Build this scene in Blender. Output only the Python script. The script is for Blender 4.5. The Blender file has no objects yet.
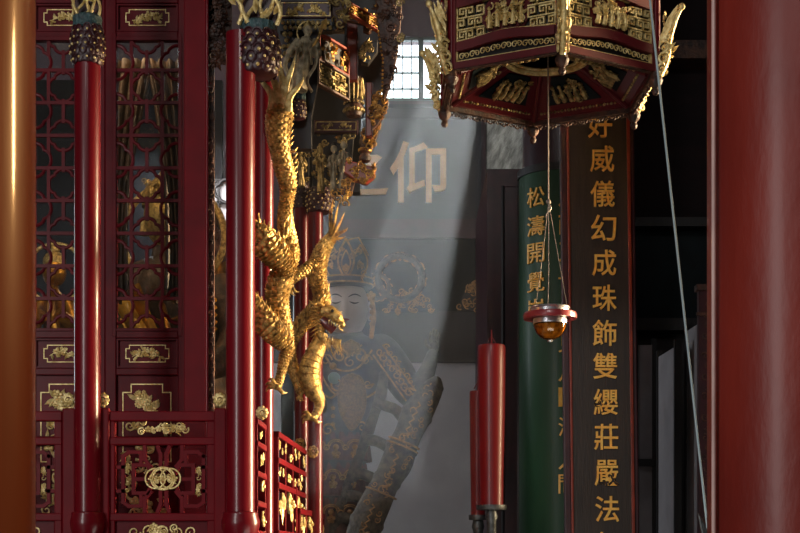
import bpy, math, random
from mathutils import Vector, Matrix
PI = math.pi
F, HY, CZ = 1500.0, 560.0, 1.6          # focal length in px, horizon row, camera height
C = bpy.context.scene.collection
V = Vector

def P(px, py, Y):
    return V(((px - 400) / F * Y, Y, CZ + (HY - py) / F * Y))
def S(n, Y):
    return n * Y / F

# ------------------------------------------------------------------ materials
def lin(c):
    c /= 255.0
    return c / 12.92 if c <= 0.04045 else ((c + 0.055) / 1.055) ** 2.4
def rgb(r, g, b):
    return (lin(r), lin(g), lin(b), 1)

def mat(name, c1, c2=None, rough=.45, metal=0., coat=0., scale=8., bump=0., bscale=None, stretch=(1, 1, 1), spec=.5, fac=(.35, .65), coat_rough=.12):
    m = bpy.data.materials.new(name); m.use_nodes = True
    nt = m.node_tree; b = nt.nodes['Principled BSDF']
    b.inputs['Roughness'].default_value = rough
    b.inputs['Metallic'].default_value = metal
    b.inputs['Coat Weight'].default_value = coat
    b.inputs['Coat Roughness'].default_value = coat_rough
    b.inputs['Specular IOR Level'].default_value = spec
    tc = nt.nodes.new('ShaderNodeTexCoord'); mp = nt.nodes.new('ShaderNodeMapping')
    mp.inputs['Scale'].default_value = stretch
    nt.links.new(tc.outputs['Object'], mp.inputs['Vector'])
    if c2:
        n = nt.nodes.new('ShaderNodeTexNoise'); n.inputs['Scale'].default_value = scale; n.inputs['Detail'].default_value = 5
        nt.links.new(mp.outputs[0], n.inputs['Vector'])
        r = nt.nodes.new('ShaderNodeValToRGB'); r.color_ramp.elements[0].position = fac[0]; r.color_ramp.elements[1].position = fac[1]
        r.color_ramp.elements[0].color = rgb(*c1); r.color_ramp.elements[1].color = rgb(*c2)
        nt.links.new(n.outputs['Fac'], r.inputs[0]); nt.links.new(r.outputs[0], b.inputs['Base Color'])
    else:
        b.inputs['Base Color'].default_value = rgb(*c1)
    if bump:
        n2 = nt.nodes.new('ShaderNodeTexNoise'); n2.inputs['Scale'].default_value = bscale or scale * 3; n2.inputs['Detail'].default_value = 4
        nt.links.new(mp.outputs[0], n2.inputs['Vector'])
        bp = nt.nodes.new('ShaderNodeBump'); bp.inputs['Strength'].default_value = bump; bp.inputs['Distance'].default_value = .02
        nt.links.new(n2.outputs['Fac'], bp.inputs['Height']); nt.links.new(bp.outputs[0], b.inputs['Normal'])
    return m

M = {}
M['red'] = mat('crimson_lacquer', (100, 6, 19), (84, 5, 16), rough=.34, coat=.22, scale=5, bump=.05, bscale=18, stretch=(1, 1, .25), coat_rough=.12, spec=.2)
M['red_flat'] = mat('crimson_joinery_paint', (104, 6, 18), (88, 5, 15), rough=.5, coat=.04, scale=5, bump=.05, bscale=18, coat_rough=.2, spec=.1)
M['red_dark'] = mat('maroon_lacquer', (92, 7, 18), (72, 5, 15), rough=.5, coat=.05, scale=5, bump=.05, bscale=20, coat_rough=.2, spec=.12)
M['maroon'] = mat('dark_maroon_paint', (60, 16, 24), (42, 12, 18), rough=.45, scale=7, bump=.06)
M['col_left'] = mat('amber_brown_lacquer', (134, 66, 34), (110, 50, 27), rough=.42, coat=.5, scale=2.5, bump=.10, bscale=9, stretch=(1, 1, .15), coat_rough=.12, spec=.2)
M['col_right'] = mat('red_brown_lacquer', (112, 34, 24), (90, 24, 18), rough=.45, coat=.10, scale=3.0, bump=.10, bscale=40, stretch=(1, 1, .4), coat_rough=.25, spec=.2)
M['gold'] = mat('gilt', (220, 180, 104), (92, 60, 27), rough=.38, metal=.6, scale=45, bump=.3, bscale=110, fac=(.38, .72))
M['gold_pale'] = mat('pale_gilt', (236, 216, 154), (186, 156, 88), rough=.4, metal=.35, scale=40, bump=.25, bscale=110)
M['gold_old'] = mat('aged_gilt', (190, 166, 106), (84, 68, 38), rough=.42, metal=.45, scale=35, bump=.4, bscale=90)
M['gold_dim'] = mat('dull_gilt_paint', (196, 146, 90), (140, 104, 66), rough=.5, metal=.2, scale=30)
M['letter'] = mat('gilt_lettering', (255, 204, 100), (248, 178, 72), rough=.42, metal=.05, scale=30)
M['letter_pale'] = mat('pale_gilt_lettering', (246, 204, 150), (232, 186, 130), rough=.5, metal=.05, scale=20)
M['orange_gold'] = mat('amber_gilt_carving', (226, 172, 84), (104, 64, 30), rough=.38, metal=.5, scale=34, bump=.35, bscale=80)
M['carve_wood'] = mat('carved_brown_wood', (84, 52, 36), (40, 24, 18), rough=.5, scale=22, bump=.4, bscale=60)
M['black_wood'] = mat('blackened_wood', (26, 22, 22), (16, 14, 15), rough=.5, scale=9, bump=.1, stretch=(1, 1, .2))
M['board_wood'] = mat('dark_umber_board', (50, 38, 28), (36, 27, 20), rough=.55, scale=10, bump=.12, bscale=40, stretch=(3, 3, .3))
M['red_line'] = mat('vermilion_edge', (140, 50, 28), (112, 38, 20), rough=.4, scale=9)
M['teal'] = mat('teal_paint', (52, 82, 84), (30, 50, 54), rough=.55, scale=40, bump=.4, bscale=90)
M['teal_dark'] = mat('dark_teal_paint', (11, 24, 27), (8, 17, 20), rough=.6, scale=8, spec=.2)
M['green'] = mat('bottle_green_lacquer', (42, 76, 52), (33, 62, 42), rough=.45, coat=.08, scale=6, stretch=(1, 1, .2), coat_rough=.25, spec=.25)
M['plum'] = mat('plum_column_lacquer', (52, 26, 32), (40, 20, 26), rough=.34, coat=.3, scale=5, stretch=(1, 1, .2))
M['plaque'] = mat('slate_plaque_wood', (30, 29, 33), (22, 21, 25), rough=.55, scale=6, stretch=(.3, 1, 2))
M['wall_up'] = mat('mauve_wood_wall', (88, 62, 66), (72, 50, 54), rough=.6, scale=3)
M['wall_low'] = mat('pale_grey_plaster', (206, 202, 202), (190, 186, 188), rough=.8, scale=3, bump=.05)
M['plaster'] = mat('rough_plaster', (150, 148, 140), (96, 94, 88), rough=.85, scale=10, bump=1.0, bscale=26, stretch=(1, .35, 1))
M['floor'] = mat('dark_stone_floor', (60, 56, 54), (44, 42, 42), rough=.5, scale=2)
M['dark_room'] = mat('dark_timber', (52, 36, 34), (36, 26, 26), rough=.65, scale=4, stretch=(1, 1, 4))
M['stone'] = mat('grey_stone', (92, 88, 84), (70, 66, 64), rough=.75, scale=8, bump=.2)
M['candle'] = mat('red_wax', (112, 12, 16), (100, 10, 14), rough=.42, coat=.08, scale=5, stretch=(1, 1, .2), spec=.3)
M['iron'] = mat('grey_iron', (92, 96, 96), (60, 62, 62), rough=.42, metal=.7, scale=30, bump=.2)
M['cord'] = mat('pale_blue_cord', (130, 150, 156), rough=.5)
M['wire'] = mat('thin_steel_wire', (150, 140, 130), rough=.4, metal=.6)
M['pink'] = mat('rose_lacquer_ring', (150, 48, 52), (128, 38, 44), rough=.35, coat=.3, scale=10)
M['silver'] = mat('polished_silver', (215, 218, 222), rough=.3, metal=.9)
M['lantern_red'] = mat('dull_crimson_lantern_wood', (96, 20, 26), (78, 15, 21), rough=.42, coat=.15, scale=6)
M['deep_maroon'] = mat('deep_maroon_timber', (28, 15, 17), (20, 11, 13), rough=.7, scale=3, stretch=(1, 1, 3), spec=.2)
M['rose_grey'] = mat('rose_grey_rim_light', (168, 138, 130), (146, 116, 110), rough=.4, scale=6)  # pale tone of the column's painted rim highlight
M['shrine_dark'] = mat('near_black_timber', (26, 25, 28), (18, 17, 19), rough=.7, scale=4, spec=.2)  # even near-black tone of the shrine's back panel
M['face'] = mat('painted_face', (196, 180, 172), (184, 168, 160), rough=.5, scale=6)
M['ink'] = mat('brush_ink', (40, 34, 36), rough=.6)
M['lip'] = mat('painted_lip', (140, 70, 66), rough=.5)
M['armour'] = mat('dark_painted_armour', (92, 82, 76), (60, 53, 50), rough=.5, scale=14, bump=.3, bscale=50)
M['scale_armour'] = mat('bronze_scale_armour', (150, 112, 66), (104, 76, 44), rough=.5, metal=.2, scale=60, bump=.5, bscale=120)
M['sleeve'] = mat('grey_brown_cloth', (108, 96, 80), (66, 60, 52), rough=.6, scale=26, bump=.6, bscale=46)
M['tassel'] = mat('faded_rust_cloth', (126, 84, 72), (92, 60, 54), rough=.6, scale=20, bump=.3)
M['jade'] = mat('jade_boss', (110, 136, 124), rough=.3)
M['mouth'] = mat('dark_red_mouth', (84, 20, 26), rough=.35, coat=.3)
M['eye'] = mat('black_glaze', (14, 12, 12), rough=.15)
M['white'] = mat('ivory_paint', (220, 214, 200), rough=.4)
M['backlight'] = mat('white_painted_backlight', (232, 230, 230), (214, 210, 212), rough=.8, scale=4)  # its white paints the brightness seen through the lattice screen
M['panel_grey'] = mat('grey_door_panel', (150, 144, 146), (134, 128, 130), rough=.7, scale=4)
M['robe_gold'] = mat('gilded_robe', (206, 140, 44), (120, 70, 22), rough=.38, metal=.7, scale=7, bump=.3, bscale=30)
M['robe_brown'] = mat('bronze_robe', (92, 66, 44), (54, 40, 30), rough=.5, metal=.2, scale=14, bump=.3, bscale=40)
M['figure'] = mat('dusty_gilt_figure', (166, 154, 126), (98, 88, 68), rough=.55, metal=.2, scale=30, bump=.35, bscale=80)
M['frame_green'] = mat('grey_green_window_paint', (96, 112, 108), rough=.5)

def glass_mat(name, tint, gloss=.12):
    m = bpy.data.materials.new(name); m.use_nodes = True; nt = m.node_tree
    nt.nodes.remove(nt.nodes['Principled BSDF']); out = nt.nodes['Material Output']
    t = nt.nodes.new('ShaderNodeBsdfTransparent'); t.inputs[0].default_value = tint
    g = nt.nodes.new('ShaderNodeBsdfGlossy'); g.inputs['Roughness'].default_value = .04
    fr = nt.nodes.new('ShaderNodeFresnel'); fr.inputs[0].default_value = 1.5
    ad = nt.nodes.new('ShaderNodeMath'); ad.operation = 'MULTIPLY'; ad.inputs[1].default_value = gloss * 8
    mx = nt.nodes.new('ShaderNodeMixShader')
    nt.links.new(fr.outputs[0], ad.inputs[0]); nt.links.new(ad.outputs[0], mx.inputs[0])
    nt.links.new(t.outputs[0], mx.inputs[1]); nt.links.new(g.outputs[0], mx.inputs[2])
    nt.links.new(mx.outputs[0], out.inputs[0])
    return m
M['glass'] = glass_mat('thin_window_glass', (.80, .84, .86, 1))
M['amber_glass'] = glass_mat('amber_oil_glass', (.94, .78, .5, 1), .12)
M['clear_glass'] = glass_mat('clear_lamp_glass', (.85, .87, .9, 1), .3)

# ------------------------------------------------------------------ mesh builder
class Fr:                                   # a local frame: a along u, b along v, c along n (outwards)
    def __init__(s, O, u=(1, 0, 0), v=(0, 0, 1), n=(0, -1, 0)):
        s.O, s.u, s.v, s.n = V(O), V(u), V(v), V(n)
    def p(s, a, b, c=0.):
        return s.O + s.u * a + s.v * b + s.n * c
    def off(s, a, b, c=0.):
        return Fr(s.p(a, b, c), s.u, s.v, s.n)

def catmull(pts, k):
    out = []
    n = len(pts)
    for i in range(n - 1):
        p0, p1, p2, p3 = pts[max(i - 1, 0)], pts[i], pts[i + 1], pts[min(i + 2, n - 1)]
        for j in range(k):
            t = j / k
            out.append(tuple(.5 * (2 * b + (c - a) * t + (2 * a - 5 * b + 4 * c - d) * t * t + (3 * b - a - 3 * c + d) * t ** 3)
                             for a, b, c, d in zip(p0, p1, p2, p3)))
    out.append(tuple(pts[-1]))
    return out

class MB:
    def __init__(s):
        s.v, s.f = [], []
    def add(s, vs, fs):
        o = len(s.v); s.v.extend([V(x) for x in vs]); s.f.extend([tuple(i + o for i in f) for f in fs])
        return s
    def box(s, a, b):
        (x0, y0, z0), (x1, y1, z1) = a, b
        vs = [(x0, y0, z0), (x1, y0, z0), (x1, y1, z0), (x0, y1, z0), (x0, y0, z1), (x1, y0, z1), (x1, y1, z1), (x0, y1, z1)]
        return s.add(vs, [(0, 3, 2, 1), (4, 5, 6, 7), (0, 1, 5, 4), (1, 2, 6, 5), (2, 3, 7, 6), (3, 0, 4, 7)])
    def rect(s, px0, py0, px1, py1, Y, t):   # box whose front face lies at depth Y, t thick
        a, b = P(px0, py1, Y), P(px1, py0, Y)
        return s.box((a.x, Y, a.z), (b.x, Y + t, b.z))
    def fbox(s, fr, a0, b0, a1, b1, c0, c1):
        vs = [fr.p(a0, b0, c0), fr.p(a1, b0, c0), fr.p(a1, b0, c1), fr.p(a0, b0, c1), fr.p(a0, b1, c0), fr.p(a1, b1, c0), fr.p(a1, b1, c1), fr.p(a0, b1, c1)]
        return s.add(vs, [(0, 3, 2, 1), (4, 5, 6, 7), (0, 1, 5, 4), (1, 2, 6, 5), (2, 3, 7, 6), (3, 0, 4, 7)])
    def bar(s, fr, p, q, w, c0, c1):         # straight bar in the frame's plane
        s.nb = getattr(s, 'nb', 0) + 1; c1 = c1 + (s.nb % 7) * 9e-5; c0 = c0 - (s.nb % 7) * 9e-5      # crossing bars never share a face
        p, q = V(p), V(q); d = (q - p)
        if d.length < 1e-9: return s
        d.normalize(); n = V((-d.y, d.x)) * w / 2; e = d * w / 2
        cs = [p - e + n, p - e - n, q + e - n, q + e + n]
        vs = [fr.p(c.x, c.y, c0) for c in cs] + [fr.p(c.x, c.y, c1) for c in cs]
        return s.add(vs, [(0, 3, 2, 1), (4, 5, 6, 7), (0, 1, 5, 4), (1, 2, 6, 5), (2, 3, 7, 6), (3, 0, 4, 7)])
    def path(s, fr, pts, w, c0, c1):
        for a, b in zip(pts, pts[1:]): s.bar(fr, a, b, w, c0, c1)
        return s
    def tube(s, pts, r, n=8, cap=True, closed=False, disp=None):
        pts = [V(p) for p in pts]; m = len(pts)
        if not isinstance(r, (list, tuple)): r = [r] * m
        vs, fs = [], []
        up = None
        for i in range(m):
            if closed: t = pts[(i + 1) % m] - pts[i - 1]
            else: t = pts[min(i + 1, m - 1)] - pts[max(i - 1, 0)]
            if t.length < 1e-9: t = V((0, 0, 1))
            t.normalize()
            if up is None:
                up = V((0, 0, 1)) if abs(t.z) < .9 else V((0, 1, 0))
            a = up - t * up.dot(t)
            if a.length < 1e-6: a = t.orthogonal()
            a.normalize(); b = t.cross(a); up = a
            rr = r[i]; ra, rb = rr if isinstance(rr, (list, tuple)) else (rr, rr)
            for j in range(n):
                th = 2 * PI * j / n; k = disp(i, j) if disp else 1.
                vs.append(pts[i] + a * (math.cos(th) * ra * k) + b * (math.sin(th) * rb * k))
        for i in range(m if closed else m - 1):
            i2 = (i + 1) % m
            for j in range(n):
                j2 = (j + 1) % n
                fs.append((i * n + j, i * n + j2, i2 * n + j2, i2 * n + j))
        if cap and not closed:
            fs.append(tuple(range(n - 1, -1, -1))); fs.append(tuple((m - 1) * n + j for j in range(n)))
        return s.add(vs, fs)
    def cyl(s, a, b, r0, r1=None, n=20):
        return s.tube([a, b], [r0, r0 if r1 is None else r1], n)
    def lathe(s, prof, c, n=24, sx=1., sy=1., wob=None):
        c = V(c); m = len(prof); vs, fs = [], []
        for i, (r, z) in enumerate(prof):
            for j in range(n):
                th = 2 * PI * j / n; k = wob(th, i) if wob else 1.
                vs.append(c + V((math.cos(th) * r * sx * k, math.sin(th) * r * sy * k, z)))
        for i in range(m - 1):
            for j in range(n):
                fs.append((i * n + j, i * n + (j + 1) % n, (i + 1) * n + (j + 1) % n, (i + 1) * n + j))
        if prof[0][0] > 1e-6: fs.append(tuple(range(n - 1, -1, -1)))
        if prof[-1][0] > 1e-6: fs.append(tuple((m - 1) * n + j for j in range(n)))
        return s.add(vs, fs)
    def ball(s, c, r, nu=10, nv=7, fr=None):
        c = V(c); r = r if isinstance(r, (list, tuple)) else (r, r, r)
        vs, fs = [], []
        for i in range(nv + 1):
            ph = PI * i / nv
            for j in range(nu):
                th = 2 * PI * j / nu
                q = (math.sin(ph) * math.cos(th) * r[0], math.sin(ph) * math.sin(th) * r[1], math.cos(ph) * r[2])
                vs.append(c + (V(q) if fr is None else fr.u * q[0] - fr.n * q[1] + fr.v * q[2]))
        for i in range(nv):
            for j in range(nu):
                fs.append((i * nu + j, (i + 1) * nu + j, (i + 1) * nu + (j + 1) % nu, i * nu + (j + 1) % nu))
        return s.add(vs, fs)
    def prism(s, fr, poly, c0, c1):          # polygon in the frame's plane, extruded
        n = len(poly)
        vs = [fr.p(a, b, c0) for a, b in poly] + [fr.p(a, b, c1) for a, b in poly]
        fs = [tuple(range(n - 1, -1, -1)), tuple(range(n, 2 * n))]
        fs += [(i, (i + 1) % n, n + (i + 1) % n, n + i) for i in range(n)]
        return s.add(vs, fs)
    def ppoly(s, pts, Y, t):                 # polygon given in photo coordinates at depth Y
        fr = Fr((0, Y, 0)); poly = []
        for x, y in pts:
            q = P(x, y, Y); poly.append((q.x, q.z))
        return s.prism(fr, poly, -t, 0)
    def leaf(s, fr, a, b, ang, L, W, h):
        ca, sa = math.cos(ang), math.sin(ang)
        def q(t, w, c): return fr.p(a + ca * t - sa * w, b + sa * t + ca * w, c)
        vs = [q(0, 0, h * .5), q(L * .3, W * .5, 0), q(L * .65, W * .42, 0), q(L, 0, h * .4), q(L * .65, -W * .42, 0), q(L * .3, -W * .5, 0), q(L * .4, 0, h), q(L * .4, 0, -h * .3)]
        ring = [0, 1, 2, 3, 4, 5]; fs = []
        for i in range(6):
            x, y = ring[i], ring[(i + 1) % 6]; fs += [(x, 6, y), (y, 7, x)]
        return s.add(vs, fs)
    def curl(s, fr, a, b, r, ang, turns=1.2, w=.2, sgn=1, d=0., n=6, k=16):
        pts, rad = [], []
        for i in range(k + 1):
            t = i / k; rr = r * (1 - .82 * t); th = ang + sgn * turns * 2 * PI * t
            pts.append(fr.p(a + rr * math.cos(th), b + rr * math.sin(th), d)); rad.append(r * w * (1 - .45 * t))
        return s.tube(pts, rad, n)
    def flower(s, fr, a, b, r, d=0., k=5):
        for i in range(k):
            th = 2 * PI * i / k + .3
            s.ball(fr.p(a + math.cos(th) * r * .6, b + math.sin(th) * r * .6, d), (r * .45, r * .3, r * .45), 7, 5, fr)
        return s.ball(fr.p(a, b, d + r * .3), r * .32, 7, 5)
    def build(s, name, m, parent=None, smooth=True, angle=40, bevel=0., props=None):
        o3 = parent_origin(parent)
        me = bpy.data.meshes.new(name)
        me.from_pydata([tuple(v - o3) for v in s.v], [], s.f); me.validate(); me.update()
        me.materials.append(M[m] if isinstance(m, str) else m)
        if smooth:
            me.shade_smooth(); me.set_sharp_from_angle(angle=math.radians(angle))
        o = bpy.data.objects.new(name, me); C.objects.link(o)
        if parent: o.parent = parent
        if bevel:
            bv = o.modifiers.new('bevel', 'BEVEL'); bv.width = bevel; bv.segments = 2; bv.limit_method = 'ANGLE'
        for k, v in (props or {}).items(): o[k] = v
        return o

def parent_origin(o):
    p = V((0, 0, 0))
    while o is not None:
        p += o.location; o = o.parent
    return p

def thing(name, label, cat, loc, group=None):
    o = bpy.data.objects.new(name, None); C.objects.link(o); o.location = loc; o.empty_display_size = .1
    return tag(o, label, cat, group)
def tag(o, label, cat, group=None, kind=None):
    o['label'] = label; o['category'] = cat
    if group: o['group'] = group
    if kind: o['kind'] = kind
    return o
def struct(name, mb, m, **k):
    o = mb.build(name, m, smooth=False, **k); o['kind'] = 'structure'; return o

# ------------------------------------------------------------------ ornament generators
def relief(mb, fr, w, h, seed, n=10, sz=None, d=.008, inset=True):
    R = random.Random(seed); sz = sz or min(w, h) * .22
    for i in range(n):
        a, b = R.uniform(sz * .8, w - sz * .8), R.uniform(sz * .8, h - sz * .8) if h > 1.7 * sz else h / 2
        k = R.random(); ang = R.uniform(0, 2 * PI); dd = R.uniform(.2, 1.) * d
        if k < .40: mb.curl(fr, a, b, sz * R.uniform(.6, 1.), ang, R.uniform(.8, 1.5), .22, R.choice((-1, 1)), dd, 6, 12)
        elif k < .78:
            for j in range(3): mb.leaf(fr.off(0, 0, dd), a, b, ang + (j - 1) * .7, sz * R.uniform(1., 1.7), sz * .5, d)
        else: mb.flower(fr, a, b, sz * .8, dd)
    return mb

def branch(mb, fr, w, h, seed, d=.006):
    """a spray of flowers and leaves on a bent stem, as in the small gilt panels"""
    R = random.Random(seed)
    n = 14; pts = []
    for i in range(n + 1):
        t = i / n; pts.append((w * (.06 + .88 * t), h * (.45 + .22 * math.sin(t * 5.5 + seed) + .05 * R.uniform(-1, 1))))
    mb.tube([fr.p(a, b, d * .6) for a, b in pts], h * .035, 5)
    for i in range(1, n, 1):
        a, b = pts[i]
        for s_ in (1, -1):
            if R.random() < .85:
                mb.leaf(fr.off(0, 0, d * .4), a, b, s_ * R.uniform(.5, 1.5) + R.choice((0, PI)), h * R.uniform(.3, .52), h * .2, d)
                if R.random() < .6: mb.flower(fr, a + R.uniform(-.02, .02) * w, b + s_ * h * R.uniform(.15, .32), h * R.uniform(.07, .12), d * .6)
    for t in (.28, .5, .74):
        i = int(t * n); a, b = pts[i]
        mb.flower(fr, a + R.uniform(-.02, .02) * w, b + R.uniform(-.1, .1) * h, h * R.uniform(.15, .22), d * .8)
    return mb

def cartouche(mb, fr, w, h, n=.12, r=.0022, d=.002):
    """notched outline"""
    k = h * n * 1.6
    pts = [(k, 0), (w - k, 0), (w - k, k), (w, k), (w, h - k), (w - k, h - k), (w - k, h), (k, h), (k, h - k), (0, h - k), (0, k), (k, k), (k, 0)]
    return mb.path(fr, pts, r * 2, -.001, d)

def fret(mb, fr, w, h, nx, nz, t, c0, c1, skip=None):
    """meander lattice of square spirals"""
    cw, ch = w / nx, h / nz
    for i in range(nx):
        for j in range(nz):
            if skip and skip((i + .5) / nx, (j + .5) / nz): continue
            fx = (i + j) % 2
            pts = [(0, 0), (1, 0), (1, .8), (.28, .8), (.28, .34), (.68, .34), (.68, .56)]
            q = [((i + (1 - x if fx else x)) * cw, (j + y) * ch) for x, y in pts]
            mb.path(fr, q, t, c0, c1)
    return mb

def text_geo(ch, size, extrude, offset=.0):
    cu = bpy.data.curves.new('glyph', 'FONT'); cu.body = ch; cu.size = size; cu.extrude = extrude; cu.offset = offset; cu.resolution_u = 3
    o = bpy.data.objects.new('glyph', cu); C.objects.link(o)
    bpy.context.view_layer.update()
    dg = bpy.context.evaluated_depsgraph_get()
    me = bpy.data.meshes.new_from_object(o.evaluated_get(dg))
    vs = [v.co.copy() for v in me.vertices]; fs = [tuple(p.vertices) for p in me.polygons]
    bpy.data.objects.remove(o); bpy.data.curves.remove(cu); bpy.data.meshes.remove(me)
    xs = [v.x for v in vs]; ys = [v.y for v in vs]
    cx, cy = (min(xs) + max(xs)) / 2, (min(ys) + max(ys)) / 2
    return [V((v.x - cx, v.y - cy, v.z)) for v in vs], fs
def glyph(ch, w, h, depth, place, parent, m='letter', bold=.02, name='character'):
    """one carved character, w x h metres, placed by place(a, b, c)"""
    vs, fs = text_geo(ch, 1., .03, bold)
    xs = [v.x for v in vs]; ys = [v.y for v in vs]; kx = w / (max(xs) - min(xs)); ky = h / (max(ys) - min(ys))
    mb = MB(); mb.add([place(v.x * kx, v.y * ky, (v.z / .03) * depth) for v in vs], fs)
    return mb.build(name, m, parent, smooth=False)

# ------------------------------------------------------------------ the hall (setting)
YB = 14.0
b = MB(); b.box((-7, -4, -.2), (7, 15, 0)); struct('floor', b, 'floor')
b = MB(); b.box((-7, -4, 8.4), (7, 15, 8.6)); struct('ceiling', b, 'dark_room')
wx0, wx1, wz0, wz1 = P(366, 0, YB).x, P(487, 0, YB).x, P(0, 101, YB).z, P(0, 36, YB).z
b = MB()
b.box((-7, YB, 0), (wx0, YB + .25, 8.4)); b.box((wx1, YB, 0), (7, YB + .25, 8.4))
b.box((wx0, YB, 0), (wx1, YB + .25, wz0)); b.box((wx0, YB, wz1), (wx1, YB + .25, 8.4)); struct('wall_back', b, 'wall_up')
b = MB(); b.box((-7.2, -4, 0), (-7, 15, 8.4)); struct('wall_left', b, 'dark_room')
b = MB(); b.box((7, -4, 0), (7.2, 15, 8.4)); struct('wall_right', b, 'dark_room')
b = MB(); b.box((-7, -4.2, 0), (7, -4, 8.4)); struct('wall_front', b, 'dark_room')
# lower pale wall, beams of the back wall
b = MB(); b.rect(250, 362, 520, 715, YB - .06, .06); struct('trim_1', b, 'wall_low')
b = MB(); b.rect(200, 219, 560, 238, YB - .12, .12); struct('trim_2', b, 'maroon')
b = MB(); b.rect(200, 238, 560, 362, YB - .08, .08); struct('trim_3', b, 'teal_dark')
b = MB(); b.rect(200, 311, 560, 362, YB - .14, .14); struct('trim_4', b, 'black_wood')
# window with muntins
w = MB(); fy = YB + .02
def wr(mb, a, b_, c, d): mb.rect(a, b_, c, d, YB + .04, .05)
wr(w, 366, 34, 488, 40); wr(w, 366, 98, 488, 101)
for x in (366, 418.5, 483): wr(w, x, 36, x + 5, 101)
for x in (380, 393, 402, 411, 447, 466): wr(w, x, 40, x + 1.1, 98)
for y in (56, 72, 88): wr(w, 366, y, 422, y + .8)
o = struct('window_1', w, 'frame_green')
g = MB(); g.box((wx0, YB + .075, wz0), (wx1, YB + .08, wz1)); gl = g.build('pane', 'glass', o, smooth=False)
# plaster pier right of the window
b = MB()
b.add([(.80, YB, 0), (.80, YB, 8.4), (1.06, 12.2, 8.4), (1.06, 12.2, 0), (1.35, YB, 0), (1.35, YB, 8.4), (1.35, 12.2, 8.4), (1.35, 12.2, 0)],
      [(0, 1, 2, 3), (4, 7, 6, 5), (0, 4, 5, 1), (3, 2, 6, 7), (1, 5, 6, 2), (0, 3, 7, 4)])
b.v = [v for v in b.v]
o = struct('wall_pier', b, 'plaster')
b = MB(); b.box((.7, 12.05, 0), (1.42, 13.98, P(0, 186, 12.6).z)); struct('pier_shade', b, 'maroon')  # dark block painting the unlit lower part of the pier

# right-hand part of the back wall: beam, hanging, jambs
b = MB(); b.rect(600, 40, 760, 58, 12.2, .3); struct('trim_6', b, 'carve_wood')
b = MB(); b.rect(560, 217, 760, 226, 12.1, .2); struct('trim_7', b, 'black_wood')
b = MB(); b.rect(560, 226, 760, 318, 12.3, .1); struct('trim_8', b, 'teal_dark')
b = MB(); b.rect(560, -400, 760, 217, 12.5, .1); struct('trim_9', b, 'deep_maroon')

# ------------------------------------------------------------------ big foreground columns
def big_column(label, x, Y, r, m):
    t = thing('lacquered_column', label, 'column', (x, Y, 0), None)
    b = MB(); b.lathe([(r, .35), (r, 8.4)], (x, Y, 0), 96); b.build('shaft', m, t, angle=60)
    b = MB(); b.lathe([(r * 1.35, 0), (r * 1.35, .1), (r * 1.5, .2), (r * 1.3, .33), (r * 1.02, .36)], (x, Y, 0), 64); b.build('stone_base', 'stone', t)
    return t
big_column('thick amber brown lacquered column at the left edge of the photo', P(35, 0, 3.8).x - .245, 3.8, .24, 'col_left')
cr = big_column('thick glossy red brown column filling the right side of the photo', P(712, 0, 3.8).x + .222, 3.8, .23, 'col_right')

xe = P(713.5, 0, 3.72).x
b = MB(); b.cyl((xe, 3.72, .36), (xe, 3.72, 8.4), S(2.2, 3.72), n=14); o = b.build('edge_bead', 'rose_grey', cr); o['label'] = 'pale upright bead standing in for the rim light on the column edge'  # bead put in to paint the rim highlight down the column
# ------------------------------------------------------------------ shrine: platform
PZ = 1.5
b = MB(); b.box((-3.6, 6.3, 0), (-.40, 10.2, PZ - .12)); b.box((-3.65, 6.25, PZ - .12), (-.37, 10.2, PZ))
tag(b.build('altar_platform', 'stone', smooth=False, bevel=.015), 'grey stone platform under the red carved shrine', 'platform')

# ------------------------------------------------------------------ shrine posts
def lotus_pod(root, px, Y, w, y0, y1, seed, m='maroon', studs='gold_pale', count=70):
    """bulging pod with petals and gilt studs"""
    R = random.Random(seed); h = S(y1 - y0, Y); r = S(w, Y) / 2; c = P(px, y1, Y)
    prof = [(.76, 0), (.90, .05), (.98, .25), (1.0, .5), (.95, .8), (.8, .96), (.6, 1.)]
    b = MB(); b.lathe([(q * r, z * h) for q, z in prof], c, 28); b.build('pod', m, root)
    g, p = MB(), MB()
    rows = 5 if count >= 50 else 4; per = 13 if count >= 50 else 11
    for j in range(rows):
        z = .14 + .74 * j / (rows - 1)
        rr = r * (.90, 1.0, 1.0, .98, .88)[j if rows == 5 else min(4, j + (j > 0))]
        for k in range(per):
            th = 2 * PI * (k + .5 * (j % 2)) / per + R.uniform(-.08, .08); n_ = V((math.cos(th), math.sin(th), 0)); u_ = V((-n_.y, n_.x, 0))
            q = c + n_ * rr + V((0, 0, (z + R.uniform(-.02, .02)) * h)); fr = Fr(q, u_, (0, 0, 1), n_); e = r * .25
            p.ball(q - n_ * r * .02, (e * 1.05, r * .08, h * .15), 10, 7, fr)
            pts = [fr.p(math.cos(a) * e * .95, math.sin(a) * h * .14, r * .06) for a in [PI * (.06 + .11 * i) for i in range(9)]]
            p.tube(pts, r * .04, 5)
            g.ball(q + n_ * r * .08 + V((0, 0, -h * .02)), r * R.uniform(.06, .085), 8, 6)
    g.build('gilt_studs', studs, root); p.build('petal_rims', m, root)

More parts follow.
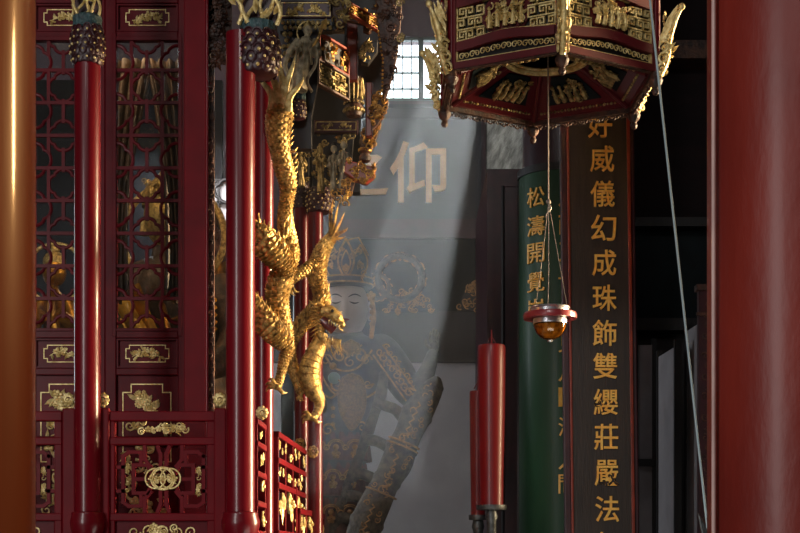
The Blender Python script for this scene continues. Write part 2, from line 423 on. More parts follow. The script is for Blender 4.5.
def shrine_post(label, px, Y, w, ytop, base=True, pod=None, band=None, seed=1, zb=PZ, m='red'):
    r = S(w, Y) / 2; c = P(px, 0, Y)
    t = thing('shrine_post', label, 'post', (c.x, Y, zb), None)
    zt = P(0, ytop, Y).z
    b = MB()
    z0 = zb if not base else P(0, 514, Y).z
    b.lathe([(r, z0), (r, zt)], (c.x, Y, 0), 40); b.build('shaft', m, t)
    if base:
        z1 = P(0, 513, Y).z
        b = MB()
        b.lathe([(r * 1.2, PZ), (r * 1.3, PZ + .02), (r * 1.2, PZ + .05), (r * .8, z1 - S(38, Y)), (r * .9, z1 - S(32, Y)), (r * 1.16, z1 - S(22, Y)), (r * 1.32, z1 - S(13, Y)), (r * 1.34, z1 - S(8, Y)),
                 (r * 1.22, z1 - S(2.5, Y)), (r * 1.24, z1 - S(.8, Y)), (r * 1.18, z1 + S(.8, Y)), (r, z1 + S(1.2, Y))], (c.x, Y, 0), 40)
        b.build('lotus_bulb_base', m, t)
    if pod: lotus_pod(t, px, Y, pod[2], pod[0], pod[1], seed, count=pod[3])
    if band:
        b = MB(); R_ = random.Random(seed); h = S(band[1] - band[0], Y); rr = S(band[2], Y) / 2
        b.lathe([(rr * .85, 0), (rr, h * .15), (rr * .92, h * .5), (rr, h * .85), (rr * .8, h)], P(px, band[1], Y), 36, wob=lambda th, i: 1 + .06 * math.sin(th * 17 + i))
        b.build('teal_collar', 'teal', t)
    return t
YS = 6.5
tA = shrine_post('slim red post nearest the amber column with a studded pod on top', 87.5, YS, 26, 28, pod=(29, 66, 32, 60), band=(16, 31, 29), seed=3)
tB = shrine_post('slim red front post with studded pod and teal collar, left of the dragon', 240.5, YS, 29, 34, pod=None, band=None, seed=5)
# the pod of post B bulges to its right
lotus_pod(tB, 257, YS + .02, 44, 35, 76, 8, count=80)
b = MB(); h_ = S(17, YS); rr_ = S(36, YS) / 2
b.lathe([(rr_ * .9, 0), (rr_, h_ * .2), (rr_ * .93, h_ * .55), (rr_, h_ * .85), (rr_ * .75, h_)], P(258, 39, YS + .02), 36, wob=lambda th, i: 1 + .07 * math.sin(th * 15 + i)); b.build('teal_collar', 'teal', tB)
def gilt_crown(root, px, Y, w, y0, y1, seed):
    """twisted gilt roots and leaves rising above a pod"""
    R = random.Random(seed); g = MB(); fr = Fr(P(px - w / 2, y1, Y)); W, H = S(w, Y), S(y1 - y0, Y)
    for k in range(7):
        a = W * (k + .5) / 7; pts = []
        for i in range(9):
            t = i / 8; pts.append(fr.p(a + W * .10 * math.sin(t * 6 + k * 2.1), H * t, .025 * math.sin(t * 4 + k) + .02))
        g.tube(pts, [W * .045 * (1.2 - .5 * i / 8) for i in range(9)], 7)
    for k in range(12): g.leaf(fr.off(0, 0, .03), R.uniform(0, W), R.uniform(0, H * .9), R.uniform(.8, 2.4), H * .4, W * .12, .012)
    g.build('gilt_foliage', 'gold_pale' if seed % 2 else 'gold', root)
    b = MB(); b.box((P(px - w * .4, 0, Y).x, Y + .02, P(0, y1, Y).z), (P(px + w * .4, 0, Y).x, Y + .09, P(0, y0, Y).z + .5)); b.build('core', 'maroon', root, smooth=False)
gilt_crown(tA, 86, YS, 30, -14, 18, 3)
gilt_crown(tB, 258, YS, 44, -16, 26, 5)
tC = shrine_post('darker red post behind the gilt dragon, just right of the front post', 264, 6.95, 19, -40, base=False)
def gilt_collar(root, px, py, Y, w, seed):
    g = MB(); R = random.Random(seed); c = P(px, py, Y)
    for k in range(9):
        th = 2 * PI * k / 9; g.ball(c + V((math.cos(th) * S(w, Y) * .33, -S(w, Y) * .12, math.sin(th) * S(w, Y) * .38)), S(w, Y) * .17, 8, 6)
    g.curl(Fr(c), 0, 0, S(w, Y) * .3, .5, 1.2, .25, 1, S(w, Y) * .22); g.ball(c + V((0, -S(w, Y) * .2, 0)), S(w, Y) * .14)
    return g
gilt_collar(tC, 262, 413, 6.88, 13, 2).build('gilt_flower', 'gold_pale', tC)
tD = shrine_post('left one of the two slender red posts behind the second dragon', 301.5, 8.3, 14, 186, base=False)
lotus_pod(tD, 301, 8.3, 17, 184, 209, 12, count=44, studs='gold_old')
gilt_collar(tD, 300, 445, 8.24, 13, 4).build('gilt_flower', 'gold', tD)
tE = shrine_post('right one of the two slender red posts, under the carved figure group', 315.5, 8.22, 14.5, 190, base=False)
lotus_pod(tE, 320, 8.22, 26, 190, 213, 14, count=50)
gilt_collar(tE, 313, 452, 8.14, 12, 6).build('gilt_flower', 'gold', tE)

# flat red jamb between door and post
t = thing('door_jamb', 'flat red jamb board between the right lattice door and front post', 'jamb', V((P(197, 0, 6.95).x, 6.95, PZ)))
b = MB(); b.rect(184, -60, 206, 572, 6.95, .05); b.build('board', 'red_flat', t, smooth=False, bevel=.004)
b = MB(); b.tube([P(207, 574, 6.93), P(207, -60, 6.93)], S(1.6, 6.95), 10); b.build('edge_bead', 'red', t)

# carved dark edging hanging in the gap
t = thing('carved_edging', 'dark carved edging strip in the gap right of the door jamb', 'carving', V((P(211, 0, 7.3).x, 7.3, PZ)))
b = MB(); b.rect(207.5, -40, 214, 585, 7.32, .03); b.build('backing', 'carve_wood', t, smooth=False)
b = MB(); fr = Fr(P(207, 575, 7.32)); H_ = S(615, 7.3)
for k in range(60): b.curl(fr, S(3.5, 7.3), H_ * (k + .5) / 60, S(3.6, 7.3), k * 1.3, 1.1, .3, 1 if k % 2 else -1, .006, 6, 10)
b.build('scroll_carving', 'carve_wood', t)
b = MB(); fr = Fr(P(209, 70, 7.3)); relief(b, fr, S(22, 7.3), S(90, 7.3), 31, 34, S(7, 7.3), .02); b.build('leaf_spandrel', 'carve_wood', t)
b = MB(); b.ppoly([(209, -30), (232, -30), (232, 44), (225, 40), (222, 30), (214, 36), (209, 40)], 7.34, -.02); b.build('spandrel_board', 'carve_wood', t, smooth=False)

# ------------------------------------------------------------------ lattice doors
def foil(mb, fr, a, b_, r, w, t0=0., t1=2 * PI, c=.0):
    pts = []
    n = max(8, int(40 * (t1 - t0) / (2 * PI)))
    for i in range(n + 1):
        th = t0 + (t1 - t0) * i / n; k = r * (.86 + .18 * abs(math.cos(2 * th)) ** .6)
        pts.append(fr.p(a + k * math.cos(th), b_ + k * math.sin(th), c))
    mb.tube(pts, w, 7)
def lattice(mb, px0, px1, py0, py1, Y, per=48.7, first=87., gw=2.0):
    fr = Fr((0, Y, 0)); cx = (px0 + px1) / 2; hw = (px1 - px0) / 2
    def q(x, y): p = P(x, y, Y); return (p.x, p.z)
    W = S(3.3, Y)
    def bar(x0, y0, x1, y1): mb.bar(fr, q(x0, y0), q(x1, y1), W, -.008 - (x0 == x1) * .001, .008 - (x0 == x1) * .001)
    y = first - per * math.ceil((first - py0) / per)
    ys = []
    while y < py1 + per: ys.append(y); y += per
    hs = [first - 16.5 + 32.6 * k for k in range(-3, 9)]
    for h in hs:
        if py0 + 4 < h < py1 - 4: bar(px0, h, px1, h)
    R_ = S(14.5, Y)
    for y in ys:
        c = q(cx, y)
        lo, hi = 0., 2 * PI
        if y < py0 + 14: lo, hi = PI * 1.0, PI * 2.0
        elif y > py1 - 14: lo, hi = 0., PI
        if py0 - 12 < y < py1 + 14: foil(mb, fr, c[0], c[1], R_, S(1.8, Y), lo, hi)
        for sx in (-1, 1):
            y2 = y + per / 2
            if py0 + 8 < y2 < py1 - 8:
                c2 = q(cx + sx * hw, y2); foil(mb, fr, c2[0], c2[1], S(16.5, Y), S(1.8, Y), PI / 2 if sx > 0 else -PI / 2, PI * 1.5 if sx > 0 else PI / 2)
        # stubs
        if py0 < y + 14 and y + per - 14 < py1: bar(cx, y + 14, cx, y + per - 14)
        for sx in (-.5, .5):
            a0, a1 = y - 16.5, y + 16.5
            if a1 < py0 or a0 > py1: continue
            bar(cx + sx * hw, max(a0, py0), cx + sx * hw, min(a1, py1))
def door_panel(root, px0, py0, px1, py1, Y, seed, gilt=True):
    b = MB(); b.rect(px0 - 1, py0 - 1, px1 + 1, py1 + 1, Y + .022, .012); b.build('panel', 'red_dark', root, smooth=False)
    b = MB(); fr = Fr((0, Y + .012, 0))
    for k, ins in ((0, 1.2),):
        A, B = P(px0 + ins, py1 - ins, Y), P(px1 - ins, py0 + ins, Y)
        pts = [(A.x, A.z), (B.x, A.z), (B.x, B.z), (A.x, B.z), (A.x, A.z)]
        b.path(fr, pts, S(1.6, Y), -.012, .006)
    b.build('panel_moulding', 'red_dark', root, smooth=False)
    hh = (py1 - py0)
    cx0, cx1 = px0 + 10, px1 - 9; cy0, cy1 = py0 + hh * .24, py1 - hh * .2
    g = MB(); frc = Fr(P(cx0, cy1, Y + .02)); cartouche(g, frc, S(cx1 - cx0, Y), S(cy1 - cy0, Y), .13, S(.42, Y)); g.build('gilt_outline', 'gold_pale', root, smooth=False)
    g = MB(); k = (cx1 - cx0) * .10; frb = Fr(P(cx0 + k, cy1 - 1.5, Y + .02)); branch(g, frb, S(cx1 - cx0 - 2 * k, Y), S(cy1 - cy0 - 3, Y), seed, .008); g.build('flower_relief', 'gold_pale', root)
def lattice_door(label, px0, px1, Y, seed):
    g0, g1 = px0 + 11, px1 - 12
    t = thing('lattice_door', label, 'door', V((P((px0 + px1) / 2, 0, Y).x, Y, PZ)))
    b = MB(); b.rect(px0, -30, g0, 578, Y, .05); b.build('stile', 'red_dark', t, smooth=False, bevel=.004)
    b = MB(); b.rect(g1, -30, px1, 578, Y, .05); b.build('stile', 'red_dark', t, smooth=False, bevel=.004)
    for ya, yb in ((-30, 3), (31, 40), (328, 338), (368, 375), (436, 446), (560, 578)):
        b = MB(); b.rect(g0, ya, g1, yb, Y + .002, .046); b.build('rail', 'red_dark', t, smooth=False, bevel=.004)
    b = MB(); b.rect(g0 - 4, 33, g0, 336, Y - .006, .02); b.rect(g1, 33, g1 + 4, 336, Y - .006, .02); b.rect(g0, 36, g1, 40, Y - .006, .02); b.rect(g0, 328, g1, 331, Y - .006, .02)
    b.build('moulding', 'red_dark', t, smooth=False, bevel=.002)
    b = MB(); lattice(b, g0, g1, 40, 328, Y + .012); b.build('lattice', 'red_dark', t)
    b = MB(); b.rect(g0, 40, g1, 328, Y + .034, .004); b.build('glass_pane', 'glass', t, smooth=False)
    door_panel(t, g0, 3, g1, 31, Y, seed); door_panel(t, g0, 338, g1, 368, Y, seed + 1)
    b = MB(); b.rect(g0 - 1, 374, g1 + 1, 437, Y + .022, .012); b.build('panel', 'red_dark', t, smooth=False)
    g = MB(); frc = Fr(P(g0 + 7, 470, Y + .02)); cartouche(g, frc, S(g1 - g0 - 14, Y), S(86, Y), .06, S(.5, Y)); g.build('gilt_outline', 'gold_pale', t, smooth=False)
    g = MB(); frb = Fr(P(g0 + 18, 414, Y + .02)); branch(g, frb, S(g1 - g0 - 36, Y), S(24, Y), seed + 2, .008); g.build('flower_relief', 'gold_pale', t)
    b = MB(); b.rect(g0 - 1, 446, g1 + 1, 561, Y + .022, .012); b.build('panel', 'red_dark', t, smooth=False)
    g = MB(); frb = Fr(P(g0 + 6, 555, Y + .02)); relief(g, frb, S(g1 - g0 - 12, Y), S(140, Y), seed + 5, 46, S(8, Y), .008); g.build('scroll_relief', 'gold_pale', t)
YD = 7.1
lattice_door('red glazed lattice door left of the slim left post, half hidden by it', 23, 105, YD, 11)
lattice_door('red glazed lattice door between the slim left post and the flat jamb', 105, 190, YD, 17)

# ------------------------------------------------------------------ front balustrades
def interlock(mb, cx, cy, Y):
    fr = Fr(P(cx, cy, Y)); r = S(11, Y)
    def ring(a, ra, rb):
        mb.tube([fr.p(a + math.cos(2 * PI * i / 36) * ra, math.sin(2 * PI * i / 36) * rb, .004) for i in range(36)], S(.9, Y), 7, closed=True)
    for a in (-S(7.5, Y), 0, S(7.5, Y)): ring(a, S(10, Y), S(10, Y))
    ring(0, S(12, Y), S(11.2, Y))
    for a in (-S(12, Y), -S(6, Y), 0, S(6, Y), S(12, Y)): mb.flower(fr, a, 0, S(3., Y), .003, 4)
    relief(mb, fr.off(-S(13, Y), -S(6, Y)), S(26, Y), S(12, Y), 77, 14, S(3, Y), .004)
def balustrade(label, px0, px1, cx, hw, Y, full=True):
    """hw: half width of the fretwork opening"""
    t = thing('balustrade_panel', label, 'balustrade', V((P((px0 + px1) / 2, 0, Y).x, Y, PZ)))
    for ya, yb, n in ((411, 421, 'top_rail'), (437, 445, 'middle_rail'), (513, 521, 'lower_rail'), (548, 575, 'bottom_rail')):
        b = MB(); b.rect(px0, ya, px1, yb, Y, .045); b.build(n, 'red_flat', t, smooth=False, bevel=.005)
    for a, c in ((px0, px0 + 8), (px1 - 8, px1)):
        b = MB(); b.rect(a, 421, c, 575, Y + .004, .037); b.build('stile', 'red_flat', t, smooth=False, bevel=.005)
    fr = Fr((0, Y + .018, 0))
    def q(x, y): p = P(x, y, Y); return (p.x, p.z)
    lines = [[(-43, -23), (-37, -27), (-24, -27), (-24, -14), (-17, -14), (-13, -7)], [(-20, -32), (-20, -20), (-14, -13)], [(-6, -32), (-3, -25), (-3, -11)],
             [(-43, -23), (-43, 0)], [(-32, -14), (-32, 0)], [(-32, 0), (-14, 0)], [(-32, -14), (-24, -14)], [(-43, -12), (-48, -12)]]
    b = MB(); k = hw / 48
    for ln in lines:
        for sx in (1, -1):
            for sy in (1, -1):
                if sy < 0 and all(y == 0 for x, y in ln): continue
                b.path(fr, [q(cx + sx * x * k, 479 + sy * y) for x, y in ln], S(3.6, Y), -.012, .012)
    b.build('fretwork', 'red_flat', t, smooth=False)
    g = MB(); interlock(g, cx, 478.5, Y + .004); g.build('interlocking_coin_medallion', 'gold_pale', t)
    for sx in (-1, 1):
        g = MB(); fr2 = Fr(P(cx + sx * 38 * k - 3.5, 497, Y + .02)); relief(g, fr2, S(7, Y), S(36, Y), 40 + sx, 14, S(3.2, Y), .008); g.build('gilt_bracket', 'gold_pale', t)
    g = MB(); fr2 = Fr(P(cx - 26, 436, Y + .02)); relief(g, fr2, S(52, Y), S(14, Y), 44, 26, S(4.2, Y), .01); g.build('gilt_scroll_strip', 'gold_pale', t)
    b = MB(); b.rect(px0 + 8, 521, px1 - 8, 549, Y + .022, .012); b.build('skirting_panel', 'red_dark', t, smooth=False)
    g = MB(); fr2 = Fr(P(cx - 38 * k, 540, Y + .02))
    for a in range(5): g.curl(fr2, S(76 * k * (a + .5) / 5, Y), S(8, Y), S(6.5, Y), a * 1.2, 1.3, .16, 1 if a % 2 else -1, .004)
    relief(g, fr2.off(S(20 * k, Y), 0), S(36 * k, Y), S(18, Y), 52, 14, S(5, Y), .008); g.build('gilt_scroll', 'gold_pale', t)
balustrade('red fretwork balustrade with gilt interlocking coins between two slim posts', 107, 215, 163, 45, YS + .03)
balustrade('red fretwork balustrade partly behind the amber brown column', -46, 62, 8, 45, YS + .03)
def newel(label, px0, px1, Y):
    t = thing('newel_post', label, 'newel post', V((P((px0 + px1) / 2, 0, Y).x, Y, PZ)))
    b = MB(); b.rect(px0, 408, px1, 583, Y, .05); b.build('board', 'red_flat', t, smooth=False, bevel=.006)
    g = gilt_collar(t, (px0 + px1) / 2, 400, Y + .02, 14, 3); g.build('gilt_flower', 'gold_pale', t)
newel('flat newel board with gilt flower just right of the slim left post', 97, 109, YS + .015)
newel('flat newel board with gilt flower just left of the slim left post', 62, 75, YS + .015)
newel('flat newel board with gilt flower left of the front post base', 214, 226, YS + .015)

# side balustrades running back from the front post
def side_balustrade(label, A, B, rails, seed, cells):
    """A, B: (px, Y) ends; rails: heights in rows seen at A"""
    a, c = P(A[0], 0, A[1]), P(B[0], 0, B[1])
    a.z = c.z = 0; d = (c - a); L = d.length; u = d / L; n = V((u.y, -u.x, 0))
    fr = Fr(a, u, (0, 0, 1), n)
    t = thing('side_balustrade', label, 'balustrade', V((a.x, a.y, PZ)))
    zs = [P(0, y, A[1]).z for y in rails]; th = S(6, A[1])
    for k, z in enumerate(zs):
        b = MB(); b.fbox(fr, 0, z - th, L, z, -.02, .02); b.build('rail', 'red_flat', t, smooth=False, bevel=.004)
    for k in range(cells + 1):
        x = L * k / cells; b = MB(); b.fbox(fr, max(0, x - .012), PZ, min(L, x + .012), zs[0], -.016, .016); b.build('baluster', 'red_flat', t, smooth=False, bevel=.003)
    g = MB()
    for i in range(len(zs) - 1):
        for k in range(cells):
            x0, x1, z1, z0 = L * k / cells + .014, L * (k + 1) / cells - .014, zs[i] - th, zs[i + 1]
            relief(g, fr.off(x0, z0 + .002, .01), x1 - x0, z1 - z0 - .004, seed + i * 7 + k, 3, min(x1 - x0, z1 - z0) * .3, .008)
    g.build('gilt_insets', 'gold_pale', t)
side_balustrade('narrow red side balustrade between the front post and darker post', (254, 6.56), (262.5, 6.9), (418, 440, 470, 500, 530, 560), 3, 1)
side_balustrade('red side balustrade running back to the slender red posts', (275, 7.0), (303, 8.2), (431, 457, 482, 530, 560), 21, 4)
side_balustrade('short red balustrade in front of the rightmost slender post', (297, 7.75), (322, 8.75), (508, 540, 566), 35, 4)
t = thing('stair_newel', 'red newel post standing below the receding side balustrade', 'newel post', V((P(293, 0, 7.7).x, 7.7, PZ)))
b = MB(); b.rect(287, 487, 297, 585, 7.7, .05); b.build('board', 'red_flat', t, smooth=False, bevel=.006)
b = MB(); b.lathe([(.0, .05), (.02, .045), (.03, .025), (.022, .0), (.028, -.005)][::-1], P(292, 487, 7.725), 20); b.build('knob', 'red', t)
t = thing('teal_post', 'thin dark teal post seen in the gap behind the dragon claw', 'post', V((P(287, 0, 9.2).x, 9.2, PZ)))
b = MB(); b.rect(281, 80, 293, 578, 9.2, .08); b.build('board', 'teal_dark', t, smooth=False, bevel=.005)

# ------------------------------------------------------------------ inside the shrine
b = MB(); b.box((-3.5, 10.0, PZ), (P(222, 0, 10).x, 10.08, 4.8))
tag(b.build('shrine_back_panel', 'shrine_dark', smooth=False), 'dark timber panel at the back inside the shrine', 'panel')
t = thing('lattice_screen', 'lattice screen with painted white paper glimpsed right of the door jamb', 'screen', V((P(212, 0, 9.85).x, 9.85, PZ)))
b = MB(); b.rect(176, 180, 246, 400, 9.9, .02); b.build('backlight', 'backlight', t, smooth=False)  # white sheet standing in for the light behind the lattice
b = MB()
Yl = 9.86; fr = Fr((0, Yl, 0))
for y in range(180, 401, 22): b.rect(176, y - 1, 246, y + 1, Yl, .03)
for x in (178, 208, 218, 244): b.rect(x - 1, 180, x + 1, 400, Yl, .03)
for k, y in enumerate(range(191, 400, 44)):
    c = P(226, y, Yl); foil(b, fr, c.x, c.z, S(11, Yl), S(1.8, Yl)); c = P(206, y + 22, Yl); foil(b, fr, c.x, c.z, S(11, Yl), S(1.8, Yl))
b.build('lattice', 'black_wood', t)
# gilded deity seated behind the glass
def draped(mb, prof, c, folds=9, amp=.06, n=64, sx=1., sy=1., ph=0.):
    mb.lathe(prof, c, n, sx, sy, wob=lambda th, i: 1 + amp * math.sin(folds * th + i * .35 + ph) + amp * .5 * math.sin(folds * 2.3 * th - i * .5))
YG = 8.6
gx = P(168, 0, YG).x
t = thing('gilded_statue', 'large gilded robed statue sitting behind the glazed lattice doors', 'statue', V((gx, YG, PZ)))
b = MB(); b.box((gx - .5, YG - .4, PZ), (gx + .5, YG + .4, PZ + .75)); b.build('throne', 'carve_wood', t, smooth=False, bevel=.02)
b = MB(); z = PZ + .7
draped(b, [(.0, z), (.44, z + .02), (.47, z + .15), (.40, z + .32), (.33, z + .42), (.29, z + .6), (.31, z + .8), (.33, z + .95), (.22, z + 1.08), (.09, z + 1.14), (.085, z + 1.2)], (gx, YG, 0), 8, .05, 72, 1., .72)
for s_ in (-1, 1):
    b.tube(catmull([(gx + s_ * .27, YG, z + .98), (gx + s_ * .40, YG - .1, z + .72), (gx + s_ * .33, YG - .26, z + .5), (gx + s_ * .1, YG - .33, z + .46)], 6), [.1] * 7 + [.09] * 6 + [.08] * 6, 14)
b.build('robe', 'robe_brown', t)
b = MB(); b.ball((gx, YG - .02, z + 1.36), (.135, .15, .18), 20, 14); b.ball((gx, YG - .17, z + 1.34), (.025, .03, .035)); b.tube([(gx - .13, YG, z + 1.36), (gx - .14, YG, z + 1.26)], .025); b.tube([(gx + .13, YG, z + 1.36), (gx + .14, YG, z + 1.26)], .025); b.build('head', 'gold', t)
b = MB(); b.lathe([(.15, 0), (.155, .06), (.12, .12), (.06, .18), (.02, .24)], (gx, YG, z + 1.42), 20); relief(b, Fr((gx - .15, YG - .15, z + 1.42)), .3, .14, 5, 14, .03, .015); b.build('crown', 'gold', t)
b = MB(); b.tube([(gx + .30 * math.cos(2 * PI * i / 40), YG + .2, z + 1.3 + .30 * math.sin(2 * PI * i / 40)) for i in range(40)], .022, 8, closed=True); b.build('halo', 'gold', t)
b = MB()
for k in range(3):
    q_ = catmull([(gx - .3 + .16 * k, YG - .34, z + 1.0 - .1 * k), (gx - .1 + .12 * k, YG - .42, z + .66 - .12 * k), (gx + .16 + .12 * k, YG - .4, z + .3 - .1 * k), (gx + .3, YG - .34, z + .02)], 8); b.tube([V(p) for p in q_], [(.05, .02)] * len(q_), 10)
for k in range(5): b.tube(catmull([(gx - .28 + .02 * k, YG - .24 - .01 * k, z + .95 - .07 * k), (gx, YG - .3, z + .72 - .1 * k), (gx + .3, YG - .2, z + .86 - .04 * k)], 8), .012, 7)
b.build('sash_folds', 'robe_gold', t)
t = thing('shrine_curtain', 'dim bronze curtain swagged inside behind the glazed lattice doors', 'curtain', V((P(150, 0, 8.0).x, 8.0, PZ)))
for x0, x1, sg in ((108, 150, 1), (148, 186, -1)):
    b = MB(); vs, fs = [], []; n, m = 40, 26
    for i in range(m + 1):
        t_ = i / m; y = 60 + 230 * t_
        for j in range(n + 1):
            u_ = j / n; w_ = (x1 - x0) * (1 - .55 * math.sin(PI * min(1, t_ * .62)))
            x = (x0 + u_ * w_) if sg > 0 else (x1 - u_ * w_)
            q_ = P(x, y + 14 * math.sin(PI * u_) * t_, 7.95); vs.append(q_ + V((0, .03 * math.sin(u_ * 26 + t_ * 5), 0)))
    for i in range(m):
        for j in range(n): a_ = i * (n + 1) + j; fs.append((a_, a_ + 1, a_ + n + 2, a_ + n + 1))
    b.add(vs, fs); o = b.build('drape', 'robe_brown', t, angle=180); sd = o.modifiers.new('thick', 'SOLIDIFY'); sd.thickness = .008
    b = MB(); b.tube([vs[i * (n + 1) + n] + V((0, -.01, 0)) for i in range(m + 1)], .012, 7); b.build('hem', 'robe_brown', o)
t = thing('bronze_drapery_figure', 'brown robed figure with red hands in gap beside front post', 'statue', V((P(214, 0, 9.2).x, 9.2, PZ)))
b = MB(); c = P(214, 0, 9.2)
draped(b, [(.02, PZ), (.16, PZ + .01), (.15, PZ + .4), (.12, P(0, 318, 9.2).z), (.115, P(0, 260, 9.2).z), (.085, P(0, 238, 9.2).z), (.04, P(0, 230, 9.2).z)], (c.x, 9.2, 0), 7, .07); b.build('robe', 'robe_gold', t)
b = MB(); b.ball(P(214, 220, 9.2), (.055, .06, .075), 16, 12); b.build('head', 'robe_brown', t)
b = MB()
for k in range(5): b.tube(catmull([P(209 + k * 3, 244 + k * 2, 9.06), P(212 + k * 3, 232 + k, 9.04), P(216 + k * 2.5, 226 + k * 3, 9.04)], 4), .012, 7)
b.tube([P(222, 262, 9.06), P(218, 250, 9.04), P(213, 243, 9.05)], .03, 10); b.build('hands', 'tassel', t)

# ------------------------------------------------------------------ carved entablature of the shrine
def frieze(label, px0, py0, px1, py1, Y, seed, m='maroon', gm='gold_pale', beads=False, cart=True):
    t = thing('frieze_panel', label, 'frieze', P((px0 + px1) / 2, py1, Y))
    b = MB(); b.rect(px0, py0, px1, py1, Y, .06); b.build('board', m, t, smooth=False, bevel=.005)
    w_, h_ = S(px1 - px0, Y), S(py1 - py0, Y); k = S(2, Y)
    g = MB(); fr = Fr(P(px0, py1, Y))
    g.path(fr, [(k, k), (w_ - k, k), (w_ - k, h_ - k), (k, h_ - k), (k, k)], S(.9, Y), -.001, .004); g.build('gilt_border', gm, t, smooth=False)
    g = MB(); n = 2 if w_ > 2.5 * h_ else 1
    for i in range(n): branch(g, fr.off(k * 2 + (w_ - 4 * k) * i / n + k, k * 1.5), (w_ - 4 * k) / n - 2 * k, h_ - 3 * k, seed + i * 3, .01)
    g.build('flower_relief', gm, t)
    if beads:
        g = MB()
        for j in range(2):
            for i in range(int((px1 - px0) / 5)): g.ball(P(px0 + 3 + i * 5 + (j % 2) * 2.2, py1 + 4.5 + j * 5, Y - .01), (S(2.2, Y), S(1.6, Y), S(2.2, Y)), 10, 7)
        g.build('beads', 'gold_old', t)
        b = MB(); b.rect(px0, py1, px1, py1 + 13, Y + .01, .05); b.build('bead_backing', 'black_wood', t, smooth=False)
    return t
frieze('dark maroon frieze with gilt sprays and a double row of beads, at the very top', 280, 1, 332, 18, 7.2, 3, beads=True)
frieze('small dark frieze with gilt spray above the carved figure group', 314, 120, 358, 132, 8.15, 9, gm='gold_old')

def core(label, pts, Y, t_, seed, n=20, m='black_wood', gm='gold_old', name='carved_bracket', sz=None, cat='carving', relief_box=None):
    """a carved block: shaped backing with relief on it"""
    xs = [p[0] for p in pts]; ys = [p[1] for p in pts]
    t = thing(name, label, cat, P((min(xs) + max(xs)) / 2, max(ys), Y))
    b = MB(); b.ppoly(pts, Y, t_); b.build('backing', m, t, smooth=False, bevel=.004)
    g = MB()
    # scatter inside the polygon
    R = random.Random(seed); sz = sz or 4.0
    def inside(x, y):
        c = False
        for i in range(len(pts)):
            x1, y1 = pts[i]; x2, y2 = pts[i - 1]
            if (y1 > y) != (y2 > y) and x < (x2 - x1) * (y - y1) / (y2 - y1) + x1: c = not c
        return c
    k = 0; tries = 0
    while k < n and tries < 4000:
        tries += 1
        x, y = R.uniform(min(xs), max(xs)), R.uniform(min(ys), max(ys))
        if not inside(x, y): continue
        k += 1; fr = Fr(P(x, y, Y)); q = S(sz, Y) * R.uniform(.7, 1.25); a = R.uniform(0, 2 * PI); z = R.random()
        if z < .42: g.curl(fr, 0, 0, q, a, R.uniform(.9, 1.5), .26, R.choice((-1, 1)), q * .25, 6, 12)
        elif z < .75:
            for j in range(3): g.leaf(fr.off(0, 0, q * .15), 0, 0, a + (j - 1) * .6, q * 1.7, q * .6, q * .35)
        else: g.flower(fr, 0, 0, q * .8, q * .2)
    g.build('relief', gm, t)
    return t
# broad dark backing boards of the entablature
t = thing('shrine_entablature', 'dark timber entablature carrying the carved friezes at the top of the shrine', 'entablature', V((P(310, 0, 8.5).x, 8.5, P(0, 215, 8.5).z)))
b = MB(); b.rect(290, -60, 360, 192, 8.42, .08); b.build('backing_board', 'black_wood', t, smooth=False)
b = MB(); b.ppoly([(262, -90), (345, -90), (345, 34), (318, 34), (318, 88), (312, 120), (312, 152), (288, 152), (288, 60), (262, 40)], 7.32, -.06); b.build('upper_board', 'black_wood', t, smooth=False)
b = MB(); b.ppoly([(345, -80), (393, -80), (391, 40), (387, 70), (383, 92), (372, 98), (345, 98)], 8.0, -.08); b.build('side_board', 'black_wood', t, smooth=False)
b = MB(); b.rect(-80, -330, 330, -230, 7.0, 1.6); b.build('roof_beam', 'maroon', t, smooth=False)

core('carved lion head boss with curly mane right of the topmost frieze', [(333, -6), (347, -6), (349, 8), (345, 22), (337, 26), (332, 14)], 7.15, .06, 5, 14, 'carve_wood', 'gold_old', 'lion_head_boss', 4.2)
